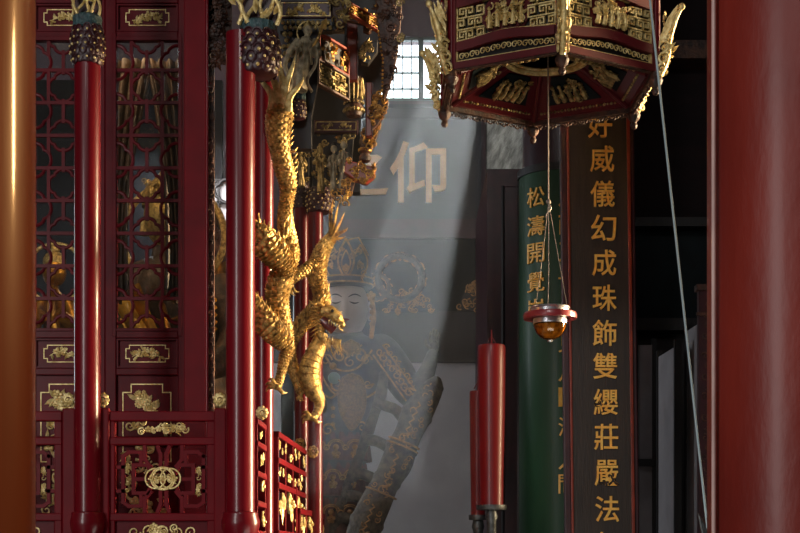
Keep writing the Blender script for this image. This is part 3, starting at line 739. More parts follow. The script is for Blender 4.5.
# immortal figure with halo
def figurine(root, base, top, Y, w, lean=0., m='figure', seed=0, arms=True, halo=False, head_k=.085, gold='gold_old'):
    """a small robed standing figure; base, top in photo rows, w width px"""
    R = random.Random(seed); c0, c1 = P(base[0], base[1], Y), P(top[0], top[1], Y); H_ = (c1 - c0).length; r = S(w, Y) / 2
    ax = (c1 - c0)
    prof = [(0, .72), (.1, .78), (.25, .66), (.42, .6), (.55, .62), (.68, .66), (.76, .55), (.80, .28), (.84, .2)]
    b = MB(); pts = [c0 + ax * z for z, q in prof]
    pts2 = catmull([tuple(p) for p in pts], 5); rr = [x for z, x in prof]; rr2 = []
    for i in range(len(rr) - 1):
        for j in range(5): rr2.append(rr[i] + (rr[i + 1] - rr[i]) * j / 5)
    rr2.append(rr[-1])
    N = 36
    b.tube(pts2, [(q * r, q * r * .75) for q in rr2], N, disp=lambda i, j: 1 + .07 * math.sin(j * 2 * PI / N * 8 + i * .18 + seed))
    b.build('robe', m, root)
    b = MB(); hc = c0 + ax * .90; b.ball(hc, (H_ * head_k * .82, H_ * head_k * .88, H_ * head_k), 14, 10)
    b.ball(hc + V((0, -H_ * head_k * .85, -H_ * .008)), H_ * .012, 6, 5)
    b.build('head', m, root)
    b = MB(); b.ball(hc + V((0, .004, H_ * head_k * .75)), (H_ * head_k * .8, H_ * head_k * .8, H_ * head_k * .7), 10, 7); b.ball(hc + V((0, 0, H_ * head_k * 1.5)), H_ * head_k * .4, 8, 6); b.build('hair_knot', 'black_wood' if seed % 2 else gold, root)
    if arms:
        b = MB()
        for s_ in (-1, 1):
            k = R.uniform(-.06, .06)
            p0 = c0 + ax * .74 + V((s_ * r * .55, 0, 0)); p1 = c0 + ax * (.56 + k) + V((s_ * r * .95, -r * .5, 0)); p2 = c0 + ax * (.60 + k) + V((s_ * r * .35, -r * 1.1, 0))
            b.tube(catmull([tuple(p0), tuple(p1), tuple(p2)], 5), [r * .3] * 6 + [r * .34] * 5, 10)
            b.tube(catmull([tuple(p2), tuple(p2 + V((s_ * r * .15, -.004, -H_ * .12))), tuple(p2 + V((s_ * r * .2, 0, -H_ * .24)))], 4), [(r * .22, r * .1)] * 9, 8)
        b.build('sleeves', m, root)
    if halo:
        b = MB(); hr = H_ * .17; b.tube([hc + V((hr * math.cos(2 * PI * i / 32), .03, hr * math.sin(2 * PI * i / 32))) for i in range(32)], H_ * .012, 7, closed=True)
        b.build('halo', gold, root)
t = thing('carved_immortal', 'dusty carved robed figure with halo standing under the top frieze', 'figurine', P(300, 86, 7.1))
figurine(t, (299, 90), (309, 24), 7.1, 29, seed=4, halo=True)
b = MB()
for s_ in (-1, 1):
    q_ = catmull([tuple(P(305 + s_ * 4, 42, 7.04)), tuple(P(303 + s_ * 13, 52, 7.0)), tuple(P(300 + s_ * 15, 66, 7.0)), tuple(P(299 + s_ * 8, 80, 7.02)), tuple(P(300 + s_ * 12, 92, 7.03))], 6); b.tube([V(p) for p in q_], [(.012, .005)] * len(q_), 8)
b.build('scarf', 'figure', t)
b = MB(); b.tube(catmull([tuple(P(312, 48, 7.02)), tuple(P(318, 38, 7.0)), tuple(P(322, 28, 7.02))], 5), S(1.6, 7), 7); b.leaf(Fr(P(322, 30, 7.0)), 0, 0, 1.2, .06, .03, .01); b.build('fan', 'gold', t)
g = MB()
for k, (x, y) in enumerate([(287, 40), (284, 47), (289, 46), (286, 53), (291, 53), (288, 60), (285, 34), (290, 34)]): g.ball(P(x, y, 7.2), (S(2.8, 7.2), .008, S(2.8, 7.2)), 10, 7)
tag(g.build('bead_cluster', 'gold_old'), 'cluster of dull round beads left of the haloed carved figure', 'carving')
# second pod
t = thing('lotus_pod_boss', 'small studded pod boss with teal top beside the dragon tail fin', 'carving', P(297, 121, 7.2))
lotus_pod(t, 298, 7.2, 16, 101, 119, 21, count=40)
b = MB(); b.lathe([(S(6, 7.2), 0), (S(8, 7.2), .01), (S(7.5, 7.2), .05), (S(5, 7.2), .07)], P(298, 102, 7.2), 24, wob=lambda th, i: 1 + .08 * math.sin(th * 11)); b.build('teal_top', 'teal', t)
core('dark block with gilt bead clusters below the small pod boss', [(289, 120), (311, 120), (311, 148), (289, 148)], 7.35, .05, 9, 20, 'black_wood', 'gold_old', 'bead_block', 3.2)
b = MB(); b.lathe([(.0, -S(8, 7.3)), (S(5, 7.3), -S(7, 7.3)), (S(6.5, 7.3), 0), (S(4.5, 7.3), S(7, 7.3)), (0, S(8, 7.3))], P(290, 147, 7.3), 20)
tag(b.build('turned_boss', 'carve_wood'), 'plain brown turned boss right of the dragon tail', 'carving')

# oblique openwork side panels
def oblique(pxa, ya0, ya1, Ya, pxb, Yb):
    A = P(pxa, ya1, Ya); B = P(pxb, 0, Yb); B.z = A.z; u = (B - A); L = u.length; u /= L
    return Fr(A, u, (0, 0, 1), V((u.y, -u.x, 0))), L, S(ya1 - ya0, Ya)
def openwork(label, fr, L, H_, seed, m='orange_gold', key=False, fm='red_line'):
    t = thing('openwork_panel', label, 'carved panel', fr.O)
    b = MB(); e = min(L, H_) * .09
    b.fbox(fr, 0, 0, L, e, -.02, .012); b.fbox(fr, 0, H_ - e, L, H_, -.02, .012); b.fbox(fr, 0, e, e, H_ - e, -.02, .012); b.fbox(fr, L - e, e, L, H_ - e, -.02, .012); b.build('frame', fm, t, smooth=False, bevel=.003)
    b = MB(); b.fbox(fr, e, e, L - e, H_ - e, -.02, -.012); b.build('backing', 'black_wood', t, smooth=False)
    g = MB()
    if key: fret(g, fr.off(e, e), L - 2 * e, H_ - 2 * e, 4, 3, e * .38, -.012, .004)
    relief(g, fr.off(e, e), L - 2 * e, H_ - 2 * e, seed, 24 if not key else 10, min(L, H_) * .14, .012); g.build('carving', m, t)
    return t
fr, L, H_ = oblique(318, 31, 60, 7.45, 348, 7.72); openwork('upper oblique openwork panel with amber gilt carving right of the haloed figure', fr, L, H_, 4)
fr, L, H_ = oblique(317, 58, 84, 7.42, 348, 7.70); openwork('lower oblique fretwork panel right of the haloed figure', fr, L, H_, 8, 'gold_old', True, 'carve_wood')
fr, L, H_ = oblique(336, -6, 6, 7.3, 386, 7.72); t = openwork('amber fretted fascia sloping across the top beside the eave board', fr, L, H_, 12, 'orange_gold', True)
core('amber valance of short fringes hanging under the sloping fascia', [(347, 8), (364, 13), (364, 24), (347, 20)], 7.6, .04, 4, 14, 'carve_wood', 'orange_gold', 'fringe_valance', 2.6)
core('amber scroll bracket hanging left of the tall eave board', [(364, 10), (376, 14), (378, 22), (369, 32), (363, 30)], 7.62, .05, 6, 12, 'carve_wood', 'orange_gold', 'scroll_bracket', 3.4)
core('dull gilt leafy bracket between red strut and eave board', [(361, 44), (378, 40), (377, 52), (368, 64), (361, 62)], 7.7, .05, 7, 12, 'black_wood', 'gold_old', 'leaf_bracket', 3.6)
core('dark carved block behind the leafy bracket', [(346, 18), (380, 14), (380, 44), (346, 44)], 7.95, .05, 8, 10, 'black_wood', 'carve_wood', 'carved_block', 4)
for lab, x0, x1, y0, y1, Yq in (('upper red strut between openwork panels and leafy bracket', 347, 357, 18, 80, 7.76), ('lower red strut right of the leaf vase', 366, 372, 82, 136, 7.86)):
    t = thing('red_strut', lab, 'strut', P((x0 + x1) / 2, y1, Yq)); b = MB(); b.rect(x0, y0, x1, y1, Yq, .05); b.build('board', 'red_line', t, smooth=False, bevel=.004)
    b = MB(); b.rect(x0 - .8, y0, x0, y1, Yq - .006, .02); b.rect(x1, y0, x1 + .8, y1, Yq - .006, .02); b.build('edge_moulding', 'maroon', t, smooth=False)
# the tall eave board
t = core('tall dark carved eave board hanging beside the bright window', [(370, -60), (404, -60), (402, 0), (400, 30), (397, 55), (392, 76), (387, 93), (384, 96), (382, 90), (383, 60), (378, 30)], 7.5, .07, 15, 70, 'carve_wood', 'carve_wood', 'eave_board', 4.0)
g = MB(); pts = [P(x, y, 7.42) for x, y in ((371, -40), (378, 30), (383, 60), (382, 90))]
for i in range(24):
    k = i / 23 * 3; j = min(int(k), 2); g.ball(pts[j].lerp(pts[j + 1], k - j), S(1.3, 7.4), 7, 5)
g.build('bead_edge', 'orange_gold', t)
g = MB(); g.curl(Fr(P(400, 4, 7.44)), 0, 0, S(4.5, 7.4), 0, 1.3, .25, 1, .01); g.curl(Fr(P(400, 39, 7.44)), 0, 0, S(4, 7.4), 0, 1.3, .25, -1, .01); g.flower(Fr(P(402, 36, 7.42)), 0, 0, S(3.4, 7.4)); g.build('edge_scrolls', 'gold_old', t)
# leaf vase capital
t = thing('leaf_vase_capital', 'bowl shaped capital with upright gilt leaves above the carved group', 'capital', P(354, 122, 7.85))
b = MB(); c = P(354, 118, 7.85); k = S(1, 7.85)
b.lathe([(4 * k, 0), (7.5 * k, 1.5 * k), (9.3 * k, 6 * k), (9.6 * k, 10 * k), (7.5 * k, 13 * k), (8.5 * k, 15 * k), (8 * k, 17 * k), (6 * k, 18 * k)], c, 28); b.build('bowl', 'carve_wood', t)
g = MB()
for i in range(9):
    th = PI + PI * i / 8; q = c + V((math.cos(th) * 8.2 * k, math.sin(th) * 8.2 * k, 17 * k)); n_ = V((math.cos(th), math.sin(th), 0))
    g.leaf(Fr(q, V((-n_.y, n_.x, 0)), (0, 0, 1), n_), 0, 0, PI / 2, 23 * k, 6 * k, .014)
    g.tube([q, q + V((0, 0, 22 * k))], k * .7, 6); g.ball(c + V((math.cos(th) * 9.6 * k, math.sin(th) * 9.6 * k, 14.5 * k)), 1.3 * k, 7, 5); g.ball(c + V((math.cos(th) * 9.4 * k, math.sin(th) * 9.4 * k, 7 * k)), 2.2 * k, 8, 6)
g.build('upright_leaves', 'gold_old', t)
b = MB(); b.lathe([(5.5 * k, 0), (5.5 * k, 24 * k)], c + V((0, 0, 17 * k)), 20); b.build('core', 'black_wood', t)
# bracket scrolls in the sun
core('amber openwork scroll bracket poking out below the eave board', [(371, 94), (378, 93), (386, 96), (389, 102), (385, 112), (378, 124), (371, 131)], 7.85, .04, 18, 30, 'carve_wood', 'orange_gold', 'scroll_bracket', 3.4)
core('amber scroll volute below the lower red strut', [(362, 128), (371, 126), (378, 121), (379, 128), (374, 146), (366, 150)], 8.0, .05, 19, 18, 'carve_wood', 'orange_gold', 'scroll_volute', 3.6)
t = thing('turned_drop', 'brown turned drop with gilt collar right of the figure group', 'carving', P(365, 162, 8.05))
b = MB(); k = S(1, 8.05); b.lathe([(2 * k, 0), (5.5 * k, 2 * k), (6 * k, 6 * k), (4.5 * k, 9 * k), (6.5 * k, 11 * k), (6.5 * k, 14 * k), (4.5 * k, 15 * k), (6 * k, 20 * k), (5 * k, 25 * k), (3 * k, 27 * k)], P(365, 163, 8.05), 24); b.build('drop', 'carve_wood', t)
b = MB(); b.lathe([(6.7 * k, 11 * k), (7.1 * k, 12.5 * k), (6.7 * k, 14 * k)], P(365, 163, 8.05), 24); b.build('gilt_collar', 'orange_gold', t)
core('amber and red scroll bracket with a curled end, left of the big brush characters', [(346, 159), (362, 164), (370, 166), (376, 168), (374, 177), (366, 183), (356, 180), (344, 172)], 8.0, .06, 23, 26, 'red_line', 'orange_gold', 'scroll_bracket', 3.2)
core('amber grape cluster carving under the lowest scroll bracket', [(344, 172), (356, 177), (352, 192), (346, 200), (340, 190)], 8.05, .05, 24, 26, 'carve_wood', 'orange_gold', 'grape_cluster', 2.8)
# carved figure group above the rightmost slender post
core('dark leafy openwork behind the carved figure group', [(312, 134), (354, 134), (352, 160), (344, 186), (336, 192), (312, 192)], 8.2, .05, 26, 34, 'black_wood', 'gold_old', 'leaf_openwork', 3.6)
for i, (lab, bx, tx, y0, y1, w_) in enumerate((('left robed figure of the carved group under the small frieze', 321, 320, 192, 146, 13), ('middle robed figure of the carved group, head turned up', 333, 334, 192, 144, 12), ('right robed figure of the carved group beside the amber bracket', 342, 344, 190, 140, 12))):
    t = thing('carved_figurine', lab, 'figurine', P(bx, y0, 8.08), 'carved figure group'); figurine(t, (bx, y0), (tx, y1), 8.08, w_, seed=i + 2, m='figure' if i else 'gold_old')
t = thing('carved_figurine', 'small robed figure above the left slender post, looking down', 'figurine', P(301, 188, 8.2), 'carved figure group'); figurine(t, (302, 187), (300, 148), 8.2, 11, seed=9, m='gold_old')
core('dark leafy carving behind the small figure over the left slender post', [(293, 148), (309, 148), (309, 186), (293, 186)], 8.36, .04, 28, 14, 'black_wood', 'gold_old', 'leaf_openwork', 3.4)

t = thing('reflection_figure', 'smaller gilded robed figure added for gold reflections behind the left half hidden lattice door', 'statue', P(54, 430, 8.6)); figurine(t, (56, 430), (54, 255), 8.6, 44, seed=6, m='robe_gold', halo=True, gold='gold'); b = MB(); b.rect(34, 430, 76, 577, 8.45, .3); b.build('pedestal', 'carve_wood', t, smooth=False)  # figure put in to give the door glass its gold reflections
# ------------------------------------------------------------------ dragons
def scaled_body(mb, path, k=10, n=60, scale=.02, amp=.24, belly=None):
    """path: (x, y, z, r)"""
    q = catmull(path, k)
    # resample evenly
    pts = [V(p[:3]) for p in q]; rad = [p[3] for p in q]; cum = [0.]
    for a, b in zip(pts, pts[1:]): cum.append(cum[-1] + (b - a).length)
    L = cum[-1]; m = int(L / (scale / 5)); P2, R2 = [], []; j = 0
    for i in range(m + 1):
        s_ = L * i / m
        while j < len(cum) - 2 and cum[j + 1] < s_: j += 1
        f = (s_ - cum[j]) / max(1e-9, cum[j + 1] - cum[j]); P2.append(pts[j].lerp(pts[j + 1], f)); R2.append(rad[j] + (rad[j + 1] - rad[j]) * f)
    def disp(i, j):
        u = i / 5.; row = int(u); fu = u - row; fv = (j / n * 12 + .5 * (row % 2)) % 1.
        return 1 + amp * (max(0., 1 - (2 * fv - 1) ** 2) ** .5) * (1 - fu) - amp * .3
    mb.tube(P2, R2, n, disp=disp)
    return P2, R2
def pp(pts): return [tuple(P(x, y, Y)) + (S(r, Y),) for x, y, Y, r in pts]
def claw(root, px, py, Y, size, ang, name='claw'):
    """foot with four curved toes and talons in the picture plane; ang: direction the toes point"""
    g = MB(); fr = Fr(P(px, py, Y)); s_ = S(size, Y)
    g.ball(fr.p(0, 0, .01), (s_ * .36, s_ * .32, s_ * .32), 12, 8)
    for k in range(4):
        a = ang + (k - 1.2) * .55 if k < 3 else ang + PI * .85
        pts = [fr.p(0, 0, .01), fr.p(math.cos(a) * s_ * .45, math.sin(a) * s_ * .45, s_ * .35), fr.p(math.cos(a) * s_ * .8, math.sin(a) * s_ * .8, s_ * .3), fr.p(math.cos(a + .3) * s_ * 1.1, math.sin(a + .3) * s_ * 1.1, s_ * .05)]
        g.tube(catmull([tuple(p) for p in pts], 5), [s_ * .2] * 5 + [s_ * .19 - .0 * i for i in range(5)] + [s_ * (.16 - .028 * i) for i in range(6)], 9)
        g.ball(pts[1], s_ * .2, 8, 6)
    return g.build(name, 'gold', root)
def fin(mb, Yf, base, tip, w, bend=.0):
    """flame shaped fin from base to tip (photo coords)"""
    (x0, y0), (x1, y1) = base, tip; pts, rr = [], []
    dx, dy = x1 - x0, y1 - y0
    for i in range(13):
        t = i / 12; o = bend * math.sin(PI * t * 1.6)
        pts.append(P(x0 + dx * t - dy * o, y0 + dy * t + dx * o, Yf - .015 * math.sin(PI * t))); k = max(.04, (1 - t) ** .6) * (1 if t > .12 else .75 + 2 * t)
        rr.append((S(w, Yf) * .5 * k * .55, S(w, Yf) * .5 * k))
    mb.tube(pts, rr, 8)
# dragon one: wound round the darker post, tail fin upwards
t1 = thing('gilt_dragon', 'gilt dragon coiled on the darker post with flame tail fin pointing up', 'dragon', P(270, 395, 6.8), 'gilt dragons on the posts')
b = MB(); Y1 = 6.78
scaled_body(b, pp([(282, 104, 6.84, 9), (280, 114, 6.82, 12.5), (278, 130, 6.80, 11.5), (280, 150, 6.79, 9.5), (284, 168, 6.79, 9.5), (288, 184, 6.80, 8.5), (287, 198, 6.82, 7), (285, 212, 6.83, 7), (286, 228, 6.82, 8), (290, 244, 6.82, 8), (291, 258, 6.85, 8), (284, 270, 6.84, 10), (279, 284, 6.80, 11.5), (277, 300, 6.79, 11), (281, 316, 6.79, 9), (286, 330, 6.80, 7), (288, 345, 6.82, 6)]), scale=.0145)
b.build('body', 'gold', t1)
b = MB()
scaled_body(b, pp([(240, 222, 6.9, 6), (250, 229, 6.74, 9.5), (262, 240, 6.68, 14), (274, 252, 6.70, 14), (284, 264, 6.75, 11), (289, 274, 6.79, 8)]) , scale=.0145); b.build('haunch', 'gold', t1)
b = MB()
scaled_body(b, pp([(246, 298, 6.86, 5), (257, 311, 6.74, 10), (268, 326, 6.70, 12), (279, 338, 6.73, 10), (287, 348, 6.76, 7.5), (284, 360, 6.77, 5.5), (281, 374, 6.77, 4.5), (277, 386, 6.76, 4.5)]), scale=.014); b.build('hind_leg', 'gold', t1)
claw(t1, 277, 387, 6.74, 11, PI * .9, 'hind_claw')
b = MB()
for i, (bs, tp, w_, bd) in enumerate([((271, 110), (261, 70), 9.5, .10), ((275, 108), (270, 58), 10.5, .08), ((280, 107), (281, 50), 10.5, .05), ((285, 108), (292, 56), 10, -.05), ((289, 112), (300, 76), 9.5, -.10)]): fin(b, 6.78, bs, tp, w_, bd)
b.build('tail_fin', 'gold_pale', t1)
b = MB()
for i in range(9):
    x, y = 254 + i * 4.2, 304 + i * 4.6; fin(b, 6.68, (x, y), (x + 2, y - 17), 5, .14)
for i in range(6):
    x, y = 256 + i * 5, 228 + i * 4.4; fin(b, 6.66, (x, y), (x + 5, y - 15 + (i % 2) * 3), 6, .12)
for i in range(12):
    y = 128 + i * 6; x = 288 + (4 if 3 < i < 9 else 0) ; fin(b, 6.8, (x, y), (x + 6.5, y - 4), 3.6, .1)
for i in range(6): fin(b, 6.8, (290 - i * .8, 252 + i * 3), (299, 246 + i * 3.4), 3.6, .1)
for x, y in ((283, 226), (279, 232), (286, 218)): fin(b, 6.78, (x, y + 14), (x + 8, y - 10), 5, .08)
b.build('dorsal_fins', 'gold', t1)
# dragon two: on the slender posts, head turned right
t2 = thing('gilt_dragon', 'gilt dragon on the slender posts, open mouthed head turned to the right', 'dragon', P(315, 415, 8.1), 'gilt dragons on the posts')
b = MB(); Y2 = 8.1
scaled_body(b, pp([(333, 236, 8.1, 5), (325, 246, 8.08, 7), (319, 260, 8.06, 8.5), (317, 276, 8.05, 9), (321, 292, 8.06, 8), (321, 304, 8.05, 8.5), (311, 315, 8.03, 8.5), (301, 325, 8.02, 8), (294, 337, 8.02, 6.5), (291, 348, 8.04, 5), (291, 362, 8.05, 4.5)]), scale=.0145); b.build('body', 'gold', t2)
b = MB(); q = catmull(pp([(322, 334, 8.02, 6), (318, 346, 8.0, 8), (312, 360, 7.99, 9.5), (309, 375, 7.99, 10.5), (313, 390, 8.0, 9), (319, 400, 8.02, 6), (318, 410, 8.03, 4.5), (313, 418, 8.02, 4)]), 14)
N = 26
b.tube([V(p[:3]) for p in q], [p[3] for p in q], N, disp=lambda i, j: 1 + (.10 * ((i % 6) / 6.) if 8 < j < 20 else .10 * ((i + 3 * (j % 2)) % 6) / 6.)); b.build('ribbed_foreleg', 'gold', t2)
claw(t2, 312, 418, 8.0, 10, PI * .95, 'foreclaw')
b = MB(); scaled_body(b, pp([(291, 360, 8.05, 5.5), (294, 372, 8.03, 5.5), (298, 384, 8.02, 4.5), (301, 394, 8.02, 4)]), scale=.014); b.build('rear_leg', 'gold', t2)
claw(t2, 301, 395, 8.0, 6.5, -PI * .55, 'rear_claw')
b = MB(); q = catmull(pp([(284, 274, 8.0, 5), (300, 268, 8.02, 5.5), (311, 264, 8.02, 6), (318, 258, 8.04, 6)]), 8)
scaled_body(b, [tuple(p) for p in pp([(290, 283, 8.0, 3.5), (297, 275, 7.99, 5.5), (306, 270, 8.0, 6), (316, 262, 8.03, 6)])], scale=.014); b.build('upper_leg', 'gold', t2)
claw(t2, 291, 287, 7.98, 9, -PI * .4, 'upper_claw')
b = MB()
for i in range(11):
    t_ = i / 10; x = 322 - 30 * t_; y = 296 + 40 * t_; fin(b, 7.98, (x, y), (x + 10 - 5 * t_, y - 12), 5, .14)
for i in range(8): fin(b, 8.0, (317 + (i % 3), 250 + i * 6), (327, 244 + i * 6.2), 4, .1)
b.build('dorsal_fins', 'gold', t2)
b = MB()
for i, (bs, tp, w_, bd) in enumerate([((327, 243), (341, 203), 6.5, .04), ((330, 244), (345, 212), 6.5, .0), ((325, 244), (336, 200), 6, .06), ((333, 243), (346, 226), 6.5, -.12), ((330, 246), (344, 234), 6, -.15), ((326, 246), (332, 208), 5, .05)]): fin(b, 8.08, bs, tp, w_, bd)
for x, y in ((338, 199), (345, 204), (335, 194)): b.curl(Fr(P(x, y, 8.06)), 0, 0, S(4.2, 8.06), x, 1.2, .26, 1, .01)
b.build('tail_plumes', 'orange_gold', t2)
# head
b = MB(); Yh = 7.97
def hp(x, y, d=0.): return P(x, y, Yh - d)
b.ball(hp(327, 313), (S(8, 8), S(7, 8), S(6.5, 8)), 18, 12)
b.tube(catmull([tuple(hp(323, 311, .01)) , tuple(hp(332, 313, .02)), tuple(hp(339, 320, .02)), tuple(hp(343, 326, .01))], 6), [S(7, 8)] * 6 + [S(6, 8)] * 6 + [S(4.5, 8) - .0018 * i for i in range(7)], 14)
b.ball(hp(342, 325, .02), (S(3.5, 8), S(4, 8), S(3, 8)), 12, 8)
for d in (.02, -.02): b.ball(hp(343, 323, d + .015), S(1.4, 8), 8, 6)
b.tube(catmull([tuple(hp(321, 322)), tuple(hp(320, 332, .01)), tuple(hp(325, 340, .01)), tuple(hp(334, 343, .01))], 6), [S(5, 8)] * 7 + [S(4.2, 8)] * 6 + [S(3.2, 8) - .001 * i for i in range(6)], 12)
b.ball(hp(331, 311, .05), (S(3, 8), S(3, 8), S(2.6, 8)), 12, 8); b.ball(hp(331, 311, -.05), (S(3, 8), S(3, 8), S(2.6, 8)), 12, 8)
b.build('head', 'gold', t2)
b = MB(); b.tube(catmull([tuple(hp(322, 320, .012)), tuple(hp(328, 325, .016)), tuple(hp(334, 331, .01))], 6), [S(5.5, 8)] * 7 + [S(4.5, 8)] * 6, 12); b.build('mouth', 'mouth', t2)
b = MB(); b.ball(hp(332.3, 311, .075), S(1.7, 8), 10, 8); b.build('eye', 'eye', t2)
b = MB()
for i in range(5): x = 329 + i * 2.6; y = 320 + i * 1.3; b.tube([hp(x, y, .045), hp(x - .3, y + 4.5, .045)], [S(.9, 8), .0006], 6)
for i in range(4): x = 324 + i * 2.8; y = 337 + i * 1.2; b.tube([hp(x, y, .04), hp(x + .2, y - 4, .045)], [S(.9, 8), .0006], 6)
b.build('teeth', 'gold_pale', t2)
b = MB()
for d in (.03, -.03): b.tube(catmull([tuple(hp(326, 308, d)), tuple(hp(319, 303, d * 1.6)), tuple(hp(313, 304, d * 2)), tuple(hp(309, 300, d * 2))], 5), [S(1.8, 8) - .0005 * i for i in range(16)], 8)
b.build('horns', 'gold', t2)
b = MB()
for i in range(9): a = i / 8; fin(b, Yh - .03, (319 + a * 3, 306 + a * 26), (309 - 2 * math.sin(a * 3) , 302 + a * 34), 4, .1)
for i in range(7): fin(b, Yh - .02, (326 + i * 2.4, 338 + i * .3), (327 + i * 2.3 + (i % 2) * 2, 352 + (i % 3) * 3), 3.2, .08)
for i in range(5): fin(b, Yh - .02, (334 + i * 1.2, 314 + i * 3), (343 + (i % 2), 312 + i * 5), 3., .08)
b.build('mane', 'gold', t2)

# ------------------------------------------------------------------ guardian statue in the haze
YG2 = 11.0
K = S(1, YG2)
def gp(x, y, d=0.): return P(x, y, YG2 - d)
ts = thing('guardian_statue', 'tall painted temple guardian statue in armour and high crown, standing in hazy light', 'statue', V((gp(346, 0).x, YG2, 1.0)))
b = MB()
def section(y, x, ra, rb): q = gp(x, y); return (q.x, q.y, q.z, ra * K, rb * K)
secs = [section(*s_) for s_ in [(648, 328, 38, 36), (600, 328, 38, 36), (540, 329, 35, 33), (490, 331, 34, 31), (450, 334, 33, 30), (425, 338, 31, 28), (400, 343, 32, 28), (375, 346, 35, 29), (355, 346, 39, 28), (342, 346, 36, 24), (336, 346, 20, 18), (330, 346, 15, 15), (318, 346, 14, 15)]]
q = catmull(secs, 5)
b.tube([V(p[:3]) for p in q], [(p[4], p[3]) for p in q], 40)
# arms: left of picture bent across, right of picture bent at elbow with forearm raised
for pts in ([(376, 345, .0, 13), (384, 352, .06, 16), (397, 372, .12, 17), (408, 390, .18, 15), (414, 397, .2, 13)], [(414, 397, .2, 13), (420, 388, .24, 11), (426, 374, .26, 9), (431, 360, .26, 7), (434, 350, .25, 5.5)],
            [(316, 345, 0, 13), (306, 355, .06, 16), (298, 374, .12, 16), (296, 396, .2, 13), (308, 404, .32, 10), (326, 406, .38, 7)]):
    q = catmull([tuple(gp(x, y, d)) + (r * K,) for x, y, d, r in pts], 5); b.tube([V(p[:3]) for p in q], [p[3] for p in q], 18)
body = b.build('body', 'armour', ts)
rm = body.modifiers.new('join', 'REMESH'); rm.mode = 'VOXEL'; rm.voxel_size = .022; rm.use_smooth_shade = True
# legs hidden by the skirt tiers; the plinth
# head with face
b = MB(); hx, hy_, hr = 346, 309, V((23 * K, 24 * K, 32 * K)); nu, nv = 64, 48; hc = gp(hx, hy_, .03); vs, fs = [], []
for i in range(nv + 1):
    ph = PI * i / nv
    for j in range(nu):
        th = 2 * PI * j / nu; d = V((math.sin(ph) * math.cos(th), math.sin(ph) * math.sin(th), math.cos(ph)))
        k = 1.
        if d.y < 0:                                       # face side is -y
            x, z = d.x, d.z
            g = lambda cx, cz, sx, sz: math.exp(-((x - cx) / sx) ** 2 - ((z - cz) / sz) ** 2)
            k += .16 * g(0, -.16, .10, .16) + .06 * g(0, .08, .07, .25) - .05 * (g(.36, .08, .2, .1) + g(-.36, .08, .2, .1)) + .045 * (g(.36, .02, .16, .06) + g(-.36, .02, .16, .06))
            k += .05 * g(0, -.46, .2, .07) + .05 * g(0, -.74, .2, .14) + .03 * (g(.45, -.25, .25, .25) + g(-.45, -.25, .25, .25))
        vs.append(hc + V((d.x * hr.x * (1 - .12 * max(0, -d.z)) * k, d.y * hr.y * k, d.z * hr.z)))
for i in range(nv):
    for j in range(nu): fs.append((i * nu + j, (i + 1) * nu + j, (i + 1) * nu + (j + 1) % nu, i * nu + (j + 1) % nu))
b.add(vs, fs)
for s_ in (-1, 1): b.ball(hc + V((s_ * 23.5 * K, .02, -2 * K)), (3 * K, 5 * K, 10 * K), 12, 8)
head = b.build('head', 'face', ts, angle=180)
def on_face(x, z, lift=.004):                             # point on the face ellipsoid from unit coordinates
    y = -math.sqrt(max(0, 1 - x * x - z * z)); return hc + V((x * hr.x, y * hr.y - lift, z * hr.z))
b = MB()
for s_ in (-1, 1):
    b.tube([on_face(s_ * (.18 + .42 * i / 10), .08 - .05 * math.sin(PI * i / 10) + .02, .018) for i in range(11)], [.001 + .005 * math.sin(PI * i / 10) for i in range(11)], 7)
    b.tube([on_face(s_ * (.14 + .52 * i / 10), .24 + .10 * math.sin(PI * i / 10 * .85), .012) for i in range(11)], [.0025 + .003 * math.sin(PI * i / 10) for i in range(11)], 7)
b.build('brows_and_eyelids', 'ink', head)
b = MB(); b.tube([on_face(-.18 + .36 * i / 8, -.47 + .02 * abs(i - 4) / 4, .03) for i in range(9)], [.002 + .011 * math.sin(PI * i / 8) for i in range(9)], 8); b.build('lips', 'lip', head)
# crown
b = MB(); b.lathe([(25 * K, -3 * K), (27 * K, 0), (27 * K, 6 * K), (25.5 * K, 8 * K), (25 * K, 24 * K), (21 * K, 38 * K), (12 * K, 46 * K), (0, 49 * K)], gp(346, 286, .03), 40); b.build('crown', 'armour', ts)
g = MB()
for y, r in ((286, 27.5), (280, 27.5)):
    g.tube([gp(346, y, .03) + V((math.cos(2 * PI * i / 48) * r * K, math.sin(2 * PI * i / 48) * r * K, 0)) for i in range(48)], .9 * K, 7, closed=True)
frc = Fr(gp(346, 262, .03 + 25.5 * K))
def petal(mb, fr, a, bq, w, h, r): mb.tube([fr.p(a + w * math.sin(PI * t) * (1 if s__ else -1) * (1 - .25 * t), bq + h * t, 0) for s__ in (0,) for t in [i / 12 for i in range(13)]] + [fr.p(a + w * math.sin(PI * t) * (1 - .25 * t), bq + h * t, 0) for t in [1 - i / 12 for i in range(13)]], r, 6)
for x in (-14, 14): petal(g, frc.off(0, 0, -.03), x * K, -16 * K, 8 * K, 34 * K, .8 * K)
petal(g, frc, 0, -17 * K, 9 * K, 40 * K, 1. * K); petal(g, frc, 0, -12 * K, 5 * K, 24 * K, .8 * K)
g.flower(frc, 0, -6 * K, 4 * K, .01); g.flower(frc.off(0, 0, -.03), -14 * K, -2 * K, 3.4 * K); g.flower(frc.off(0, 0, -.03), 14 * K, -2 * K, 3.4 * K)
pts = [(-22, 18), (-12, 26), (-4, 20), (4, 24), (12, 26), (22, 8)]
g.tube([frc.p(a * K, c * K, -.06) for a, c in pts], .7 * K, 6)
relief(g, frc.off(-20 * K, -18 * K, -.035), 40 * K, 34 * K, 5, 26, 4 * K, .02)
g.build('crown_ornament', 'gold_dim', ts)
